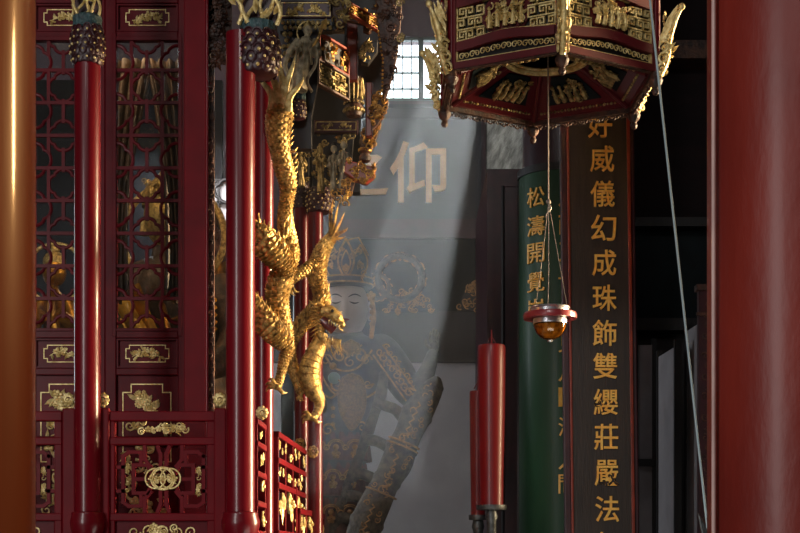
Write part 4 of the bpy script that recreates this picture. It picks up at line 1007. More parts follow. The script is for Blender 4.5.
# ear tassels
for s_, px_ in ((1, 371), (-1, 321)):
    b = MB()
    b.flower(Fr(gp(px_, 296, .06)), 0, 0, 5 * K); pts = [gp(px_ + s_ * 1, 300, .06), gp(px_ + s_ * 3, 316, .08), gp(px_ + s_ * 1, 330, .1), gp(px_, 342, .1)]
    b.tube(catmull([tuple(p) for p in pts], 5), [2.4 * K] * 16, 8)
    for i in range(6): b.ball(pts[0].lerp(pts[2], i / 5), 2.8 * K, 8, 6)
    b.build('ear_tassel', 'gold_dim', ts)
# armour dress: chest plates, belly plate, bosses, skirts
Fc = .0 + 28 * K
def arm(x, y, lift=.0):                                    # point on the chest surface
    u = (x - 346) / 40.; return gp(x, y, 30 * K * math.sqrt(max(.05, 1 - u * u)) + .01 + lift)
g = MB()
def scroll(x, y, r, a0, turns, sgn, w=.16): 
    pts = []
    for i in range(19):
        t = i / 18; rr = r * (1 - .8 * t); th = a0 + sgn * turns * 2 * PI * t; pts.append(arm(x + rr * math.cos(th), y - rr * math.sin(th), .006))
    g.tube(pts, [w * r * K * (1 - .5 * i / 18) for i in range(19)], 6)
for x, y, r, a, t_, s_ in [(340, 356, 8, 0, 1.4, 1), (360, 356, 8, PI, 1.4, -1), (350, 362, 6, PI / 2, 1.2, 1), (337, 384, 8, 0, 1.4, -1), (356, 382, 8, PI, 1.4, 1), (366, 360, 6, 0, 1.3, 1), (368, 384, 5, 0, 1.2, -1), (326, 360, 6, 0, 1.3, 1), (328, 430, 7, 0, 1.3, 1), (362, 427, 6, PI, 1.3, -1)]: scroll(x, y, r, a, t_, s_)
for ln in ([(322, 350), (332, 366), (346, 371), (360, 366), (372, 350)], [(320, 372), (332, 392), (346, 396), (360, 388), (374, 384)], [(318, 388), (330, 398), (342, 390), (352, 394), (364, 398), (376, 392)], [(330, 345), (346, 352), (362, 345)]):
    q = catmull([tuple(arm(x, y, .004)) for x, y in ln], 6); g.tube([V(p) for p in q], 1. * K, 7)
for y in (408, 416, 424): g.flower(Fr(arm(333, y)), 0, 0, 2.2 * K, .0)
g.ball(arm(333, 366), 3.6 * K); g.build('gilt_scrollwork', 'gold_dim', ts)
b = MB(); pl = [(0, 44), (9, 40), (13, 28), (13, 12), (9, 0), (0, -12), (-9, 0), (-13, 12), (-13, 28), (-9, 40)]
q = catmull([(a, c, 0) for a, c in pl + pl[:1]], 4)[:-1]
vs = [arm(352 + a, 418 - c, .012) for a, c, _ in q]; n = len(vs); cen = arm(352, 398, .03)
b.add(vs + [cen], [(i, (i + 1) % n, n) for i in range(n)]); b.tube(vs, 1.2 * K, 6, closed=True); b.build('belly_plate', 'scale_armour', ts)
b = MB(); pl = [(-9, 0), (-8, 8), (0, 12), (8, 8), (9, 0), (0, -3)]; vs = [arm(351 + a, 352 - c, .008) for a, c in pl]; b.add(vs + [arm(351, 348, .03)], [(i, (i + 1) % 6, 6) for i in range(6)]); b.tube(vs, 1 * K, 6, closed=True); b.build('chest_plate', 'scale_armour', ts)
b = MB(); b.ball(arm(334, 378), (6 * K, 4 * K, 6 * K), 16, 10); b.build('jade_boss', 'jade', ts)
for r_, (y0, y1) in enumerate(((434, 462), (464, 497), (499, 545))):
    b = MB(); ra = 33 + r_ * 1.5; xc = (336, 333, 331)[r_]
    b.lathe([(ra * K * .96, (y1 - y0) * K), (ra * K * 1.03, (y1 - y0) * K * .5), (ra * K * 1.08, 0), (ra * K * 1.02, 0)][::-1], gp(xc, y1), 64, 1, .9, wob=lambda th, i: 1 + .025 * math.sin(th * 22)); sk = b.build('skirt_tier', 'tassel', ts)
    g = MB()
    for x in (xc - 19, xc, xc + 19):
        fr = Fr(gp(x, y0 + 12, (ra + 5) * K * .86 * math.sqrt(max(.1, 1 - ((x - xc) / (ra + 4)) ** 2)) + .012))
        for rr in (8, 6): g.tube([fr.p(math.cos(PI * i / 14) * rr * K, math.sin(PI * i / 14) * rr * K * .8, 0) for i in range(15)], .7 * K, 6)
        g.flower(fr, 0, -8 * K, 4.5 * K, .004); g.curl(fr, 9 * K, -2 * K, 3.4 * K, 0, 1.2, .25, 1); g.curl(fr, -9 * K, -2 * K, 3.4 * K, PI, 1.2, .25, -1)
        g.ball(fr.p(0, -1 * K, .004), 3 * K, 10, 7)
    g.build('lion_mask_trim', 'gold_dim', sk)
# sleeve trim on the upper arm and shoulder lines
g = MB()
for k in range(9):
    g.curl(Fr(gp(386 + 33 * k / 8, 347 + 46 * k / 8, .2 + .12 * k / 8)), 0, 0, 3.4 * K, k * 2.3, 1.2, .22, 1)
    t_ = k / 8; x, y = 380 + 33 * t_, 352 + 46 * t_
    fr = Fr(gp(x, y, .22 + .12 * t_)); g.curl(fr, 0, 0, 4.6 * K, k * 1.9, 1.2, .22, 1 if k % 2 else -1); g.leaf(fr, 3 * K, -2 * K, -.8, 6 * K, 2 * K, .01)
for o_ in (-7, 7):
    q = catmull([tuple(gp(378 + 33 * t_ + o_ * .7, 350 + 46 * t_ - o_ * .7, .19 + .12 * t_)) for t_ in (0, .33, .66, 1)], 5); g.tube([V(p) for p in q], .9 * K, 6)
g.build('sleeve_trim', 'gold_dim', ts)
# raised hand
b = MB(); hc2 = gp(434, 350, .26)
b.ball(hc2 + V((0, 0, 3 * K)), (5.2 * K, 3.4 * K, 7 * K), 14, 10)
for k, (dx, L_) in enumerate(((-3.4, 10), (-1.1, 13), (1.3, 12), (3.4, 9))):
    p0 = hc2 + V((dx * K, 0, 8 * K)); b.tube(catmull([tuple(p0), tuple(p0 + V((dx * .12 * K, -2 * K, L_ * .5 * K))), tuple(p0 + V((dx * .2 * K + K, -.5 * K, L_ * K)))], 4), [1.5 * K] * 5 + [1.3 * K, 1.2 * K, 1.1 * K, .8 * K], 8)
p0 = hc2 + V((-4 * K, -1 * K, 2 * K)); b.tube(catmull([tuple(p0), tuple(p0 + V((-3.5 * K, -2 * K, 3 * K))), tuple(p0 + V((-4 * K, -2.5 * K, 8 * K)))], 4), [1.8 * K] * 5 + [1.6 * K, 1.5 * K, 1.3 * K, 1 * K], 8)
b.build('hand', 'sleeve', ts)
# great club leaning across, banded
pc = [(437, 378, .32, 4), (434, 386, .34, 9), (427, 398, .36, 12), (416, 416, .37, 14.5), (408, 434, .38, 13), (401, 450, .38, 14.5), (396, 464, .38, 15), (386, 482, .38, 13), (376, 502, .39, 14.5), (366, 524, .4, 15.5), (358, 550, .4, 15), (348, 590, .4, 15), (343, 640, .4, 15)]
b = MB(); q = catmull([tuple(gp(x, y, d)) + (r * K,) for x, y, d, r in pc], 8)
b.tube([V(p[:3]) for p in q], [p[3] for p in q], 22, disp=lambda i, j: 1 + .06 * math.sin(j * 2 * PI / 22 * 5) + (.08 if i % 16 in (7, 8) else 0)); b.build('club', 'sleeve', ts)
g = MB()
for (xa, ya), (xb, yb) in (((420, 402), (405, 436)), ((398, 454), (384, 488)), ((374, 504), (362, 536))):
    pts = [gp(xa + (xb - xa) * i / 10 + (1.8 if i % 2 else -1.8), ya + (yb - ya) * i / 10, .38 + .155) for i in range(11)]; g.tube(pts, .9 * K, 6)
    g.curl(Fr(gp(xb - 2, yb + 2, .56)), 0, 0, 5 * K, 0, 1.2, .2, 1); g.leaf(Fr(gp(xb, yb, .56)), 0, 0, .5, 9 * K, 3 * K, .008)
for y_, x_ in ((443, 404), (447, 402.5), (493, 381)):
    g.tube([gp(x_, y_, .38) + V((math.cos(2 * PI * i / 24) * 14.5 * K, math.sin(2 * PI * i / 24) * 15 * K, math.cos(2 * PI * i / 24) * -6 * K)) for i in range(24)], 1 * K, 6, closed=True)
R = random.Random(9)
for i in range(34):
    t_ = i / 33 * (len(pc) - 3.2); j = int(t_); f_ = t_ - j; a_, b_ = pc[j + 1], pc[j + 2]; x, y, d_, r_c = [a_[k_] + (b_[k_] - a_[k_]) * f_ for k_ in range(4)]
    o_ = R.uniform(-.75, .75); g.curl(Fr(gp(x + o_ * r_c, y + o_ * 4, d_ + r_c * K * math.sqrt(1 - o_ * o_) + .006)), 0, 0, 3.4 * K, R.uniform(0, 6), 1.2, .2, R.choice((1, -1)), 0, 5, 10)
g.build('club_bands', 'gold_dim', ts)
# sash with loops between body and club
b = MB()
q = catmull([tuple(gp(x, y, .22)) + (r * K,) for x, y, r in [(384, 372, 4), (381, 395, 6), (375, 412, 5), (368, 432, 6), (361, 452, 5), (353, 474, 6), (345, 494, 5), (337, 516, 6), (330, 540, 6)]], 8)
b.tube([V(p[:3]) for p in q], [(p[3] * .8, p[3]) for p in q], 14)
for pts in ([(378, 402), (386, 406), (396, 410), (404, 420)], [(367, 440), (376, 441), (386, 446), (394, 452)], [(355, 474), (362, 474), (372, 478), (382, 484)], [(346, 496), (354, 496), (364, 500), (372, 508)], [(338, 518), (346, 518), (354, 522), (364, 530)]):
    q = catmull([tuple(gp(x, y, .27)) for x, y in pts], 6); b.tube([V(p) for p in q], [(5.5 * K, 5.5 * K)] * len(q), 12)
b.build('sash', 'sleeve', ts)
b = MB(); b.box((gp(290, 0).x, YG2 - .4, 0), (gp(404, 0).x, YG2 + .45, .9)); b.box((gp(286, 0).x, YG2 - .45, .9), (gp(408, 0).x, YG2 + .5, 1.0))
tag(b.build('statue_plinth', 'stone', smooth=False, bevel=.02), 'stone plinth carrying the tall guardian statue', 'plinth')

# ------------------------------------------------------------------ ornaments on the back wall
Yo = YB - .165
t = thing('carved_ring', 'round gilt scroll ring ornament beside the statue crown on the dark beam', 'carving', P(398, 312, Yo))
g = MB(); fr = Fr(P(400, 278, Yo)); k = S(1, Yo)
for i in range(26):
    th = 2 * PI * i / 26; g.curl(fr, math.cos(th) * 22 * k, math.sin(th) * 22 * k, 4.6 * k, th * 3, 1.2, .24, 1 if i % 2 else -1, .01); g.leaf(fr, math.cos(th + .1) * 19 * k, math.sin(th + .1) * 19 * k, th + .8, 8 * k, 3 * k, .014)
for i in range(16):
    th = 2 * PI * i / 16; g.curl(fr, -23 * k + math.cos(th) * 12 * k, -9 * k + math.sin(th) * 12 * k, 3.4 * k, th * 2, 1.2, .24, 1, .02)
g.build('scrollwork', 'gold_dim', t)
g = MB(); g.tube([fr.p(math.cos(2 * PI * i / 48) * 22 * k, math.sin(2 * PI * i / 48) * 22 * k, 0) for i in range(48)], 4 * k, 8, closed=True); g.tube([fr.p(-23 * k + math.cos(2 * PI * i / 32) * 12 * k, -9 * k + math.sin(2 * PI * i / 32) * 12 * k, .01) for i in range(32)], 2.4 * k, 8, closed=True); g.build('ring', 'sleeve', t)
def pediment(label, x0, x1, y0, y1, seed):
    t = thing('scroll_pediment', label, 'carving', P((x0 + x1) / 2, y1, Yo)); g = MB(); R = random.Random(seed); k = S(1, Yo)
    for i in range(46):
        v = R.random(); ins = (x1 - x0) * .32 * v; x = R.uniform(x0 + ins, x1 - ins); y = y1 - (y1 - y0) * v
        g.curl(Fr(P(x, y, Yo)), 0, 0, R.uniform(2.4, 3.6) * k, R.uniform(0, 6), 1.1, .26, R.choice((1, -1)), .01, 6, 10)
    g.build('scrollwork', 'gold_dim', t)
    b = MB(); w_ = (x1 - x0); b.ppoly([(x0, y1), (x1, y1), (x1 - w_ * .12, y1 - (y1 - y0) * .5), (x1 - w_ * .34, y0), (x0 + w_ * .34, y0), (x0 + w_ * .12, y1 - (y1 - y0) * .5)], Yo + .02, -.03); b.build('backing', 'black_wood', t, smooth=False)
pediment('stepped gilt scroll pediment on the dark beam left of the plum post', 457, 503, 282, 311, 3)
pediment('gilt scroll pediment directly under the round ring ornament', 383, 437, 291, 312, 4)

# plaque with two big brush characters
YP = YB - .06
t = thing('name_plaque', 'wide slate coloured plaque with large pale gilt characters below the window', 'plaque', P(372, 219, YP))
b = MB(); b.rect(286, 106, 480, 218, YP, .06); b.build('board', 'plaque', t, smooth=False)
b = MB()
for r_ in ((286, 104, 480, 107), (286, 217, 480, 220), (478, 106, 481, 218), (286, 117.6, 466, 118.6)): b.rect(*r_, YP - .02, .04)
b.build('frame', 'plaque', t, smooth=False)
for ch, x, y, w_, h_ in (('之', 357, 170, 62, 52), ('仰', 418, 172, 56, 61)):
    c = P(x, y, YP - .01); glyph(ch, S(w_, YP), S(h_, YP), .02, lambda a, b_, c_, c=c: c + V((a, -c_, b_)), t, 'letter_pale', .012)

# ------------------------------------------------------------------ columns and couplet boards
t = thing('plum_column', 'dark plum round column standing behind the long green couplet board', 'column', V((P(562, 0, 10.5).x, 10.5, 0)))
cx_ = P(562, 0, 10.5).x; r_ = S(39.5, 10.5)
b = MB(); b.lathe([(r_, .3), (r_, 8.4)], (cx_, 10.5, 0), 64); b.build('shaft', 'plum', t)
b = MB(); b.lathe([(r_ * 1.4, 0), (r_ * 1.5, .15), (r_ * 1.1, .3)], (cx_, 10.5, 0), 48); b.build('stone_base', 'stone', t)
# curved green couplet board hung on it
t = thing('green_couplet_board', 'long curved bottle green board with gilt characters hung on the plum column', 'couplet board', V((cx_, 10.5 - r_, P(0, 560, 10.3).z)))
rb = S(43, 10.5); z0, z1 = .75, P(0, 169, 10.5 - rb).z
def curved(mb, ra, rb_, a0, a1, z0, z1, n=40):
    vs, fs = [], []
    for i in range(n + 1):
        th = a0 + (a1 - a0) * i / n; c, s_ = math.cos(th), math.sin(th)
        for r, z in ((ra, z0), (rb_, z0), (rb_, z1), (ra, z1)): vs.append((cx_ + r * c, 10.5 + r * s_, z))
    for i in range(n):
        for k in range(4): fs.append((i * 4 + k, i * 4 + (k + 1) % 4, i * 4 + 4 + (k + 1) % 4, i * 4 + 4 + k))
    fs += [(0, 3, 2, 1), (n * 4, n * 4 + 1, n * 4 + 2, n * 4 + 3)]
    mb.add(vs, fs)
b = MB(); curved(b, r_ + .004, rb, PI * .98, PI * 2.02, z0, z1); b.build('board', 'green', t, angle=30)
b = MB(); curved(b, r_ + .002, rb + .012, PI * .97, PI * 2.03, z1, z1 + .05); curved(b, r_ + .002, rb + .012, PI * .965, PI * .985, z0, z1, 4); curved(b, r_ + .002, rb + .012, PI * 2.015, PI * 2.035, z0, z1, 4); b.build('rim', 'black_wood', t, angle=30)
def on_col(px, py):                                        # place glyphs on the curved face
    Yq = 10.5 - rb; dx = (px - 562) / 44.3; m_ = math; a = m_.asin(max(-.99, min(.99, dx))); z = CZ + (HY - py) / F * (10.5 - rb * m_.cos(a))
    def pl(u, v, c):
        al = a + u / rb; rr = rb + .002 + c; return V((cx_ + rr * m_.sin(al), 10.5 - rr * m_.cos(al), z + v))
    return pl
for ch, y in (('松', 197), ('濤', 226), ('開', 253), ('覺', 282), ('岸', 309)): glyph(ch, .145, .135, .008, on_col(532, y), t, 'letter', .006)
for ch, y in (('凡', 197), ('雨', 225), ('又', 252), ('言', 284), ('心', 312), ('見', 343), ('月', 372), ('一', 397), ('潭', 427), ('人', 460), ('間', 484)): glyph(ch, .125, .13, .008, on_col(563, y), t, 'letter', .006)
# dark red jambs round the column
t = thing('maroon_post', 'narrow dark maroon post left of the green couplet board', 'post', V((P(511, 0, 12.0).x, 12.0, 0)))
b = MB(); b.rect(503, 186, 521, 760, 11.95, .2); b.build('board', 'maroon', t, smooth=False, bevel=.01)
b = MB(); b.tube([P(503, 760, 11.93), P(503, 186, 11.93)], .012, 8); b.tube([P(519, 760, 11.93), P(519, 186, 11.93)], .014, 8); b.build('edge_bead', 'black_wood', t)

YC = 8.8
bx0, bx1 = 569.5, 631.5
t = thing('dark_couplet_board', 'tall dark umber couplet board with a column of gilt characters below the lantern', 'couplet board', V((P(601, 0, YC).x, YC, .9)))
tilt = 5.5 / 425.
def lean(x, y): return x + (y - 322) * tilt
def slanted(mb, x0, x1, Yf, th_, ya=40, yb=640):
    A = [P(lean(x0, yb), yb, Yf), P(lean(x1, yb), yb, Yf), P(lean(x1, ya), ya, Yf), P(lean(x0, ya), ya, Yf)]
    d = V((0, th_, 0)); vs = A + [p + d for p in A]; mb.add(vs, [(0, 1, 2, 3), (7, 6, 5, 4), (0, 4, 5, 1), (1, 5, 6, 2), (2, 6, 7, 3), (3, 7, 4, 0)])
b = MB(); slanted(b, bx0 + 2, bx1 - 2, YC, .03); b.build('board', 'board_wood', t, smooth=False)
b = MB(); slanted(b, bx0 - .4, bx0 + 2.0, YC - .012, .05); slanted(b, bx1 - 2.2, bx1 + 1., YC - .012, .05); b.build('vermilion_edge', 'red_line', t, smooth=False, bevel=.003)
b = MB(); slanted(b, bx0 - 7, bx0 - .4, YC + .01, .06); slanted(b, bx1 + 1., bx1 + 5, YC + .01, .06); b.build('outer_frame', 'maroon', t, smooth=False, bevel=.006)
for ch, x, y in (('好', 600, 125), ('威', 602, 159), ('儀', 602.5, 194), ('幻', 603.5, 228), ('成', 604, 263), ('珠', 604.5, 298), ('飾', 604.5, 333), ('雙', 605, 366), ('纓', 605.5, 402), ('莊', 606, 437), ('嚴', 606.5, 473), ('法', 607, 509), ('相', 607.5, 545)):
    c = P(x, y, YC - .002); wq = 24 if ch != '幻' else 25; glyph(ch, S(wq, YC), S(26, YC), .012, lambda a, b_, c_, c=c: c + V((a, -c_, b_)), t, 'letter', .009)
t = thing('plum_column', 'dark square timber post carrying the umber couplet board', 'column', V((P(602, 0, 9.2).x, 9.2, 0)))
b = MB(); b.box((P(572, 0, YC).x, YC + .09, 0), (P(626, 0, YC).x, YC + .45, 8.4)); b.build('shaft', 'plum', t, smooth=False, bevel=.02)
b = MB(); b.box((P(566, 0, YC).x, YC + .05, 0), (P(632, 0, YC).x, YC + .5, .3)); b.build('stone_base', 'stone', t, smooth=False, bevel=.02)

# ------------------------------------------------------------------ palace lantern
LX, LY, LZ, LR = .683, 7.0, P(0, 90, 7.0).z, .531
ROT = math.radians(-90 + 1.7)
t = thing('palace_lantern', 'large hexagonal red palace lantern with gilt fretwork, hanging at the top', 'lantern', V((LX, LY, LZ)))
def corner(k, r=LR, z=LZ): th = ROT + k * PI / 3; return V((LX + r * math.cos(th), LY + r * math.sin(th), z))
def side(k, z=LZ, r=LR):
    A, B = corner(k, r, z), corner(k + 1, r, z); u = (B - A); L = u.length; u /= L
    return Fr(A, u, (0, 0, 1), V((u.y, -u.x, 0))), L
def arch_strip(mb, fr, L, z0, z1, bow, c0, c1, n=24):
    for i in range(n):
        pa, pb = i / n, (i + 1) / n; f = lambda q: bow * (math.sin(PI * q) ** 2) 
        x0, x1 = .03 + (L - .06) * pa, .03 + (L - .06) * pb
        vs = [fr.p(x0, z0 + f(pa), c0), fr.p(x1, z0 + f(pb), c0), fr.p(x1, z0 + f(pb), c1), fr.p(x0, z0 + f(pa), c1), fr.p(x0, z1 + f(pa), c0), fr.p(x1, z1 + f(pb), c0), fr.p(x1, z1 + f(pb), c1), fr.p(x0, z1 + f(pa), c1)]
        mb.add(vs, [(0, 3, 2, 1), (4, 5, 6, 7), (0, 1, 5, 4), (1, 2, 6, 5), (2, 3, 7, 6), (3, 0, 4, 7)])
for k in range(6):
    fr, L = side(k)
    pn = MB()
    pn.fbox(fr, 0, .0, L, .030, -.03, .012); pn.fbox(fr, 0, 0.03, .025, 1.0, -.03, .012); pn.fbox(fr, L - .025, .03, L, 1.0, -.03, .012)
    for z0, z1, bow in ((.078, .118, .02), (.272, .315, .02), (.50, .54, .02), (.72, .76, .02)): arch_strip(pn, fr, L, z0, z1, bow, -.03, .014)
    pn.fbox(fr, 0, .95, L, 1.0, -.03, .014)
    side_o = pn.build('side_frame', 'lantern_red', t, smooth=False)
    b = MB(); b.fbox(fr, .01, .03, L - .01, .97, -.03, -.022); b.build('dark_lining', 'black_wood', side_o, smooth=False)
    g = MB()
    n = 9
    for i in range(n):                                    # lace band
        a = .035 + (L - .07) * (i + .5) / n; bow = .016 * math.sin(PI * (i + .5) / n) ** 2
        g.curl(fr, a - .011, .055 + bow, .017, 0, 1.3, .2, 1, -.004, 6, 12); g.curl(fr, a + .012, .055 + bow, .015, PI, 1.3, .2, -1, -.004, 6, 12)
    g.path(fr, [(.028, .034), (L - .028, .034)], .006, -.015, .002); g.path(fr, [(.028, .034), (.028, .078)], .006, -.015, .002); g.path(fr, [(L - .028, .034), (L - .028, .078)], .006, -.015, .002)
    g.build('lace_band', 'gold_pale', side_o)
    g = MB(); fret(g, fr.off(.03, .122), L - .06, .155, 11, 3, .0065, -.014, .002, skip=lambda x, y: abs(x - .5) < .24 and abs(y - .5) < .48 - .7 * max(0, abs(x - .5) - .12))
    fret(g, fr.off(.03, .318), L - .06, .185, 10, 4, .0075, -.014, .002); fret(g, fr.off(.03, .55), L - .06, .17, 10, 3, .0075, -.014, .002)
    for zz in (.120, .272): g.path(fr, [(.03, zz + .006 + (.0)), (.10, zz + .009), (L / 2, zz + .022), (L - .1, zz + .009), (L - .03, zz + .006)], .005, -.012, .004)
    g.path(fr, [(.03, .122), (.03, .275)], .006, -.012, .004); g.path(fr, [(L - .03, .122), (L - .03, .275)], .006, -.012, .004)
    g.build('meander_fretwork', 'gold_pale', side_o, smooth=False)
    b = MB(); hw = L * .26; cz = .205; b.prism(fr, [(L / 2 - hw, cz + .01), (L / 2 - hw * .6, cz - .06), (L / 2 + hw * .6, cz - .06), (L / 2 + hw, cz + .01), (L / 2 + hw * .6, cz + .08), (L / 2 - hw * .6, cz + .08)], -.016, -.006); cart = b.build('cartouche', 'mouth', side_o, smooth=False)
    g = MB(); relief(g, fr.off(L / 2 - hw * .75, cz - .055, -.004), hw * 1.5, .13, 60 + k, 42, .02, .02)
    for j in range(5): a = L / 2 - hw * .55 + hw * 1.1 * j / 4; g.tube([fr.p(a, cz - .05, .008), fr.p(a + .004, cz - .01, .014), fr.p(a, cz + .025, .01)], [.012, .01, .006], 8); g.ball(fr.p(a, cz + .035, .012), .009, 8, 6)
    g.build('gilt_figures', 'gold_pale', cart)
    # hanging lace under the rim
    b = MB(); n = 13
    if k in (0, 5): n = 0
    b.fbox(fr, 0, -.022 if n else -.004, L, .0, -.022, .006)
    for i in range(n):
        a = L * (i + .5) / n; b.curl(fr, a, -.034, .015, 0, 1.15, .3, 1 if i % 2 else -1, -.008, 6, 12); b.ball(fr.p(a + L / n / 2, -.036, -.008), .007, 7, 5)
    b.build('hanging_lace', 'carve_wood', side_o)
    # funnel panels under the lantern
    A, B = corner(k, LR * .93, LZ + .005), corner(k + 1, LR * .93, LZ + .005); rin = .20
    Ci, Di = corner(k, rin, LZ + .150), corner(k + 1, rin, LZ + .150)
    b = MB(); up = V((0, 0, .012)); b.add([A, B, Di, Ci, A + up, B + up, Di + up, Ci + up], [(0, 3, 2, 1), (4, 5, 6, 7), (0, 1, 5, 4), (2, 3, 7, 6)]); fo = b.build('soffit_panel', 'mouth', t, smooth=False)
    def q(u, v): 
        e0 = A.lerp(B, u); e1 = Ci.lerp(Di, u); return e0.lerp(e1, v)
    nrm = (B - A).cross(Ci - A).normalized()
    if nrm.z > 0: nrm = -nrm
    b = MB(); pts = [(.16, .28), (.84, .28), (.76, .86), (.24, .86)]
    vs = [q(*p) + nrm * .004 for p in pts]; b.add(vs, [(0, 1, 2, 3)]); b.add([v + nrm * .004 for v in vs], [(3, 2, 1, 0)]); b.build('painted_panel', 'teal_dark', fo, smooth=False)
    uu = (B - A).normalized(); vv = nrm.cross(uu)
    if vv.z < 0: vv = -vv
    g = MB(); c0 = q(.5, .55) + nrm * .012; L1 = (B - A).length * .36; frs = Fr(c0 - uu * L1 / 2 - vv * .07, uu, vv, nrm); relief(g, frs, L1, .15, 80 + k, 26, .02, .012)
    for j in range(5): a = L1 * (j + .5) / 5; g.tube([frs.p(a, .02, .01), frs.p(a, .06, .016), frs.p(a, .1, .01)], [.014, .012, .007], 8); g.ball(frs.p(a, .112, .012), .01, 8, 6)
    g.build('gilt_figures', 'gold_old', fo)
    g = MB()
    for (u0, v0), (u1, v1), nn in (((.06, .12), (.94, .12), 22), ((.02, .1), (.02, .95), 10)):
        for j in range(nn): f = (j + .5) / nn; g.ball(q(u0 + (u1 - u0) * f, v0 + (v1 - v0) * f) + nrm * .005, .008 if j % 2 else .006, 7, 5)
    g.build('gilt_beading', 'gold_old', fo)
    b = MB(); b.tube([corner(k, LR * .92, LZ + .0), corner(k, rin, LZ + .145)], .014, 8); b.build('rib', 'mouth', t)
b = MB(); b.lathe([(.0, .17), (.2, .17)], (LX, LY, LZ), 36); b.build('inner_cap', 'black_wood', t)
g = MB(); g.tube([(LX + .185 * math.cos(2 * PI * i / 48), LY + .185 * math.sin(2 * PI * i / 48), LZ + .140) for i in range(48)], .016, 8, closed=True); g.tube([(LX + .155 * math.cos(2 * PI * i / 48), LY + .155 * math.sin(2 * PI * i / 48), LZ + .146) for i in range(48)], .008, 8, closed=True); g.build('inner_ring', 'gold_pale', t)
b = MB(); b.lathe([(LR * 1.08, 1.0), (LR * 1.12, 1.05), (LR * .7, 1.25), (.15, 1.4), (.1, 1.55), (0, 1.6)], (LX, LY, LZ), 6); b.build('roof', 'red_dark', t, smooth=False)
b = MB(); b.cyl((LX, LY, LZ + 1.55), (LX, LY, 8.4), .012, n=10); b.build('hanging_rod', 'iron', t)
for k in range(6):
    c = corner(k); n_ = V((math.cos(ROT + k * PI / 3), math.sin(ROT + k * PI / 3), 0)); R = random.Random(k + 3); u_ = V((-n_.y, n_.x, 0))
    b = MB(); b.cyl(c + V((0, 0, -.04)), c + V((0, 0, 1.0)), .02, n=10); post = b.build('corner_post', 'red_dark', t)
    b = MB(); b.lathe([(0, -.105), (.012, -.10), (.018, -.085), (.012, -.07), (.026, -.055), (.032, -.035), (.024, -.02), (.02, 0)], c, 14); b.build('pendant', 'carve_wood', post)
    # carved bracket: a phoenix shape standing outwards, and scrolls below
    g = MB(); fr2 = Fr(c, n_, (0, 0, 1), u_)
    for j in range(6): g.leaf(fr2.off(0, 0, .012 * (j - 2.5)), .02 + .006 * j, .10 + .02 * j, 1.1 + R.uniform(-.2, .5) , .17 - .012 * j, .032, .014)
    for dd in (-.022, .022):
        g.curl(fr2, .045, .05, .03, .5, 1.3, .24, 1, dd); g.curl(fr2, .05, .10, .028, 2.5, 1.3, .24, -1, dd); g.curl(fr2, .035, .005, .024, 1, 1.3, .26, 1, dd)
        g.leaf(fr2.off(0, 0, dd), .05, .08, .6, .06, .024, .01); g.flower(fr2, .06, .145, .018, dd)
    g.tube(catmull([tuple(fr2.p(.02, -.02)), tuple(fr2.p(.05, .05)), tuple(fr2.p(.06, .14)), tuple(fr2.p(.09, .22)), tuple(fr2.p(.12, .27))], 5), [.014] * 6 + [.017] * 6 + [.016 - .0012 * i for i in range(9)], 9)
    g.ball(fr2.p(.12, .275), .016, 9, 7)
    relief(g, Fr(c + n_ * .03 - u_ * .03 + V((0, 0, .02)), u_, (0, 0, 1), n_), .06, .26, 90 + k, 22, .016, .014)
    g.build('phoenix_bracket', 'gold_pale', post)

# ------------------------------------------------------------------ oil lamp under the lantern
ox, oy, oz = P(550, 0, 7.0).x, 7.0, P(0, 316, 7.0).z
t = thing('oil_lamp', 'round glass oil lamp in a rose coloured ring hung below the lantern', 'lamp', V((ox, oy, oz)))
k = S(1, 7.0)
b = MB(); b.lathe([(20 * k, -3 * k), (26.5 * k, -3 * k), (27 * k, 0), (26 * k, 3 * k), (19.5 * k, 3 * k), (20 * k, -3 * k)], (ox, oy, oz), 56); b.build('ring', 'pink', t)
b = MB(); b.lathe([(18.5 * k, 2 * k), (19 * k, 8 * k), (17.5 * k, 8 * k), (17 * k, 3 * k)], (ox, oy, oz), 48); b.tube([(ox + 19 * k * math.cos(2 * PI * i / 48), oy + 19 * k * math.sin(2 * PI * i / 48), oz + 8 * k) for i in range(48)], 1.1 * k, 8, closed=True); b.build('silver_rim', 'silver', t)
b = MB(); b.lathe([(17 * k, 4 * k), (17 * k, -8 * k), (16.6 * k, -8 * k), (16.6 * k, 4 * k)], (ox, oy, oz), 48); b.build('clear_collar', 'silver', t)
b = MB(); b.lathe([(0, -24 * k), (5 * k, -23.5 * k), (10 * k, -21 * k), (14 * k, -16.5 * k), (16.4 * k, -11 * k), (17 * k, -8 * k)], (ox, oy, oz), 48); b.build('glass_bowl', 'amber_glass', t)
b = MB(); b.lathe([(0, -22.5 * k), (6 * k, -22 * k), (12 * k, -18 * k), (15.6 * k, -11 * k), (15.8 * k, -9 * k), (0, -9 * k)], (ox, oy, oz), 40); b.build('oil', mat('amber_oil', (206, 146, 60), (120, 76, 24), rough=.25, scale=40, coat=.5), t)
b = MB(); b.lathe([(0, -26.5 * k), (2 * k, -26 * k), (3 * k, -24.5 * k), (2 * k, -23.5 * k)], (ox, oy, oz), 20); b.build('bottom_knob', 'silver', t)
b = MB(); top = V((P(548.5, 0, 7).x, oy, P(0, 202, 7).z))
for a in (.3, 2.4, 4.5): b.tube(catmull([(ox + 19 * k * math.cos(a), oy + 19 * k * math.sin(a), oz + 8 * k), (ox + 12 * k * math.cos(a), oy + 12 * k * math.sin(a), oz + 44 * k), tuple(top)], 5), .0016, 5)
b.build('suspension_wires', 'wire', t)
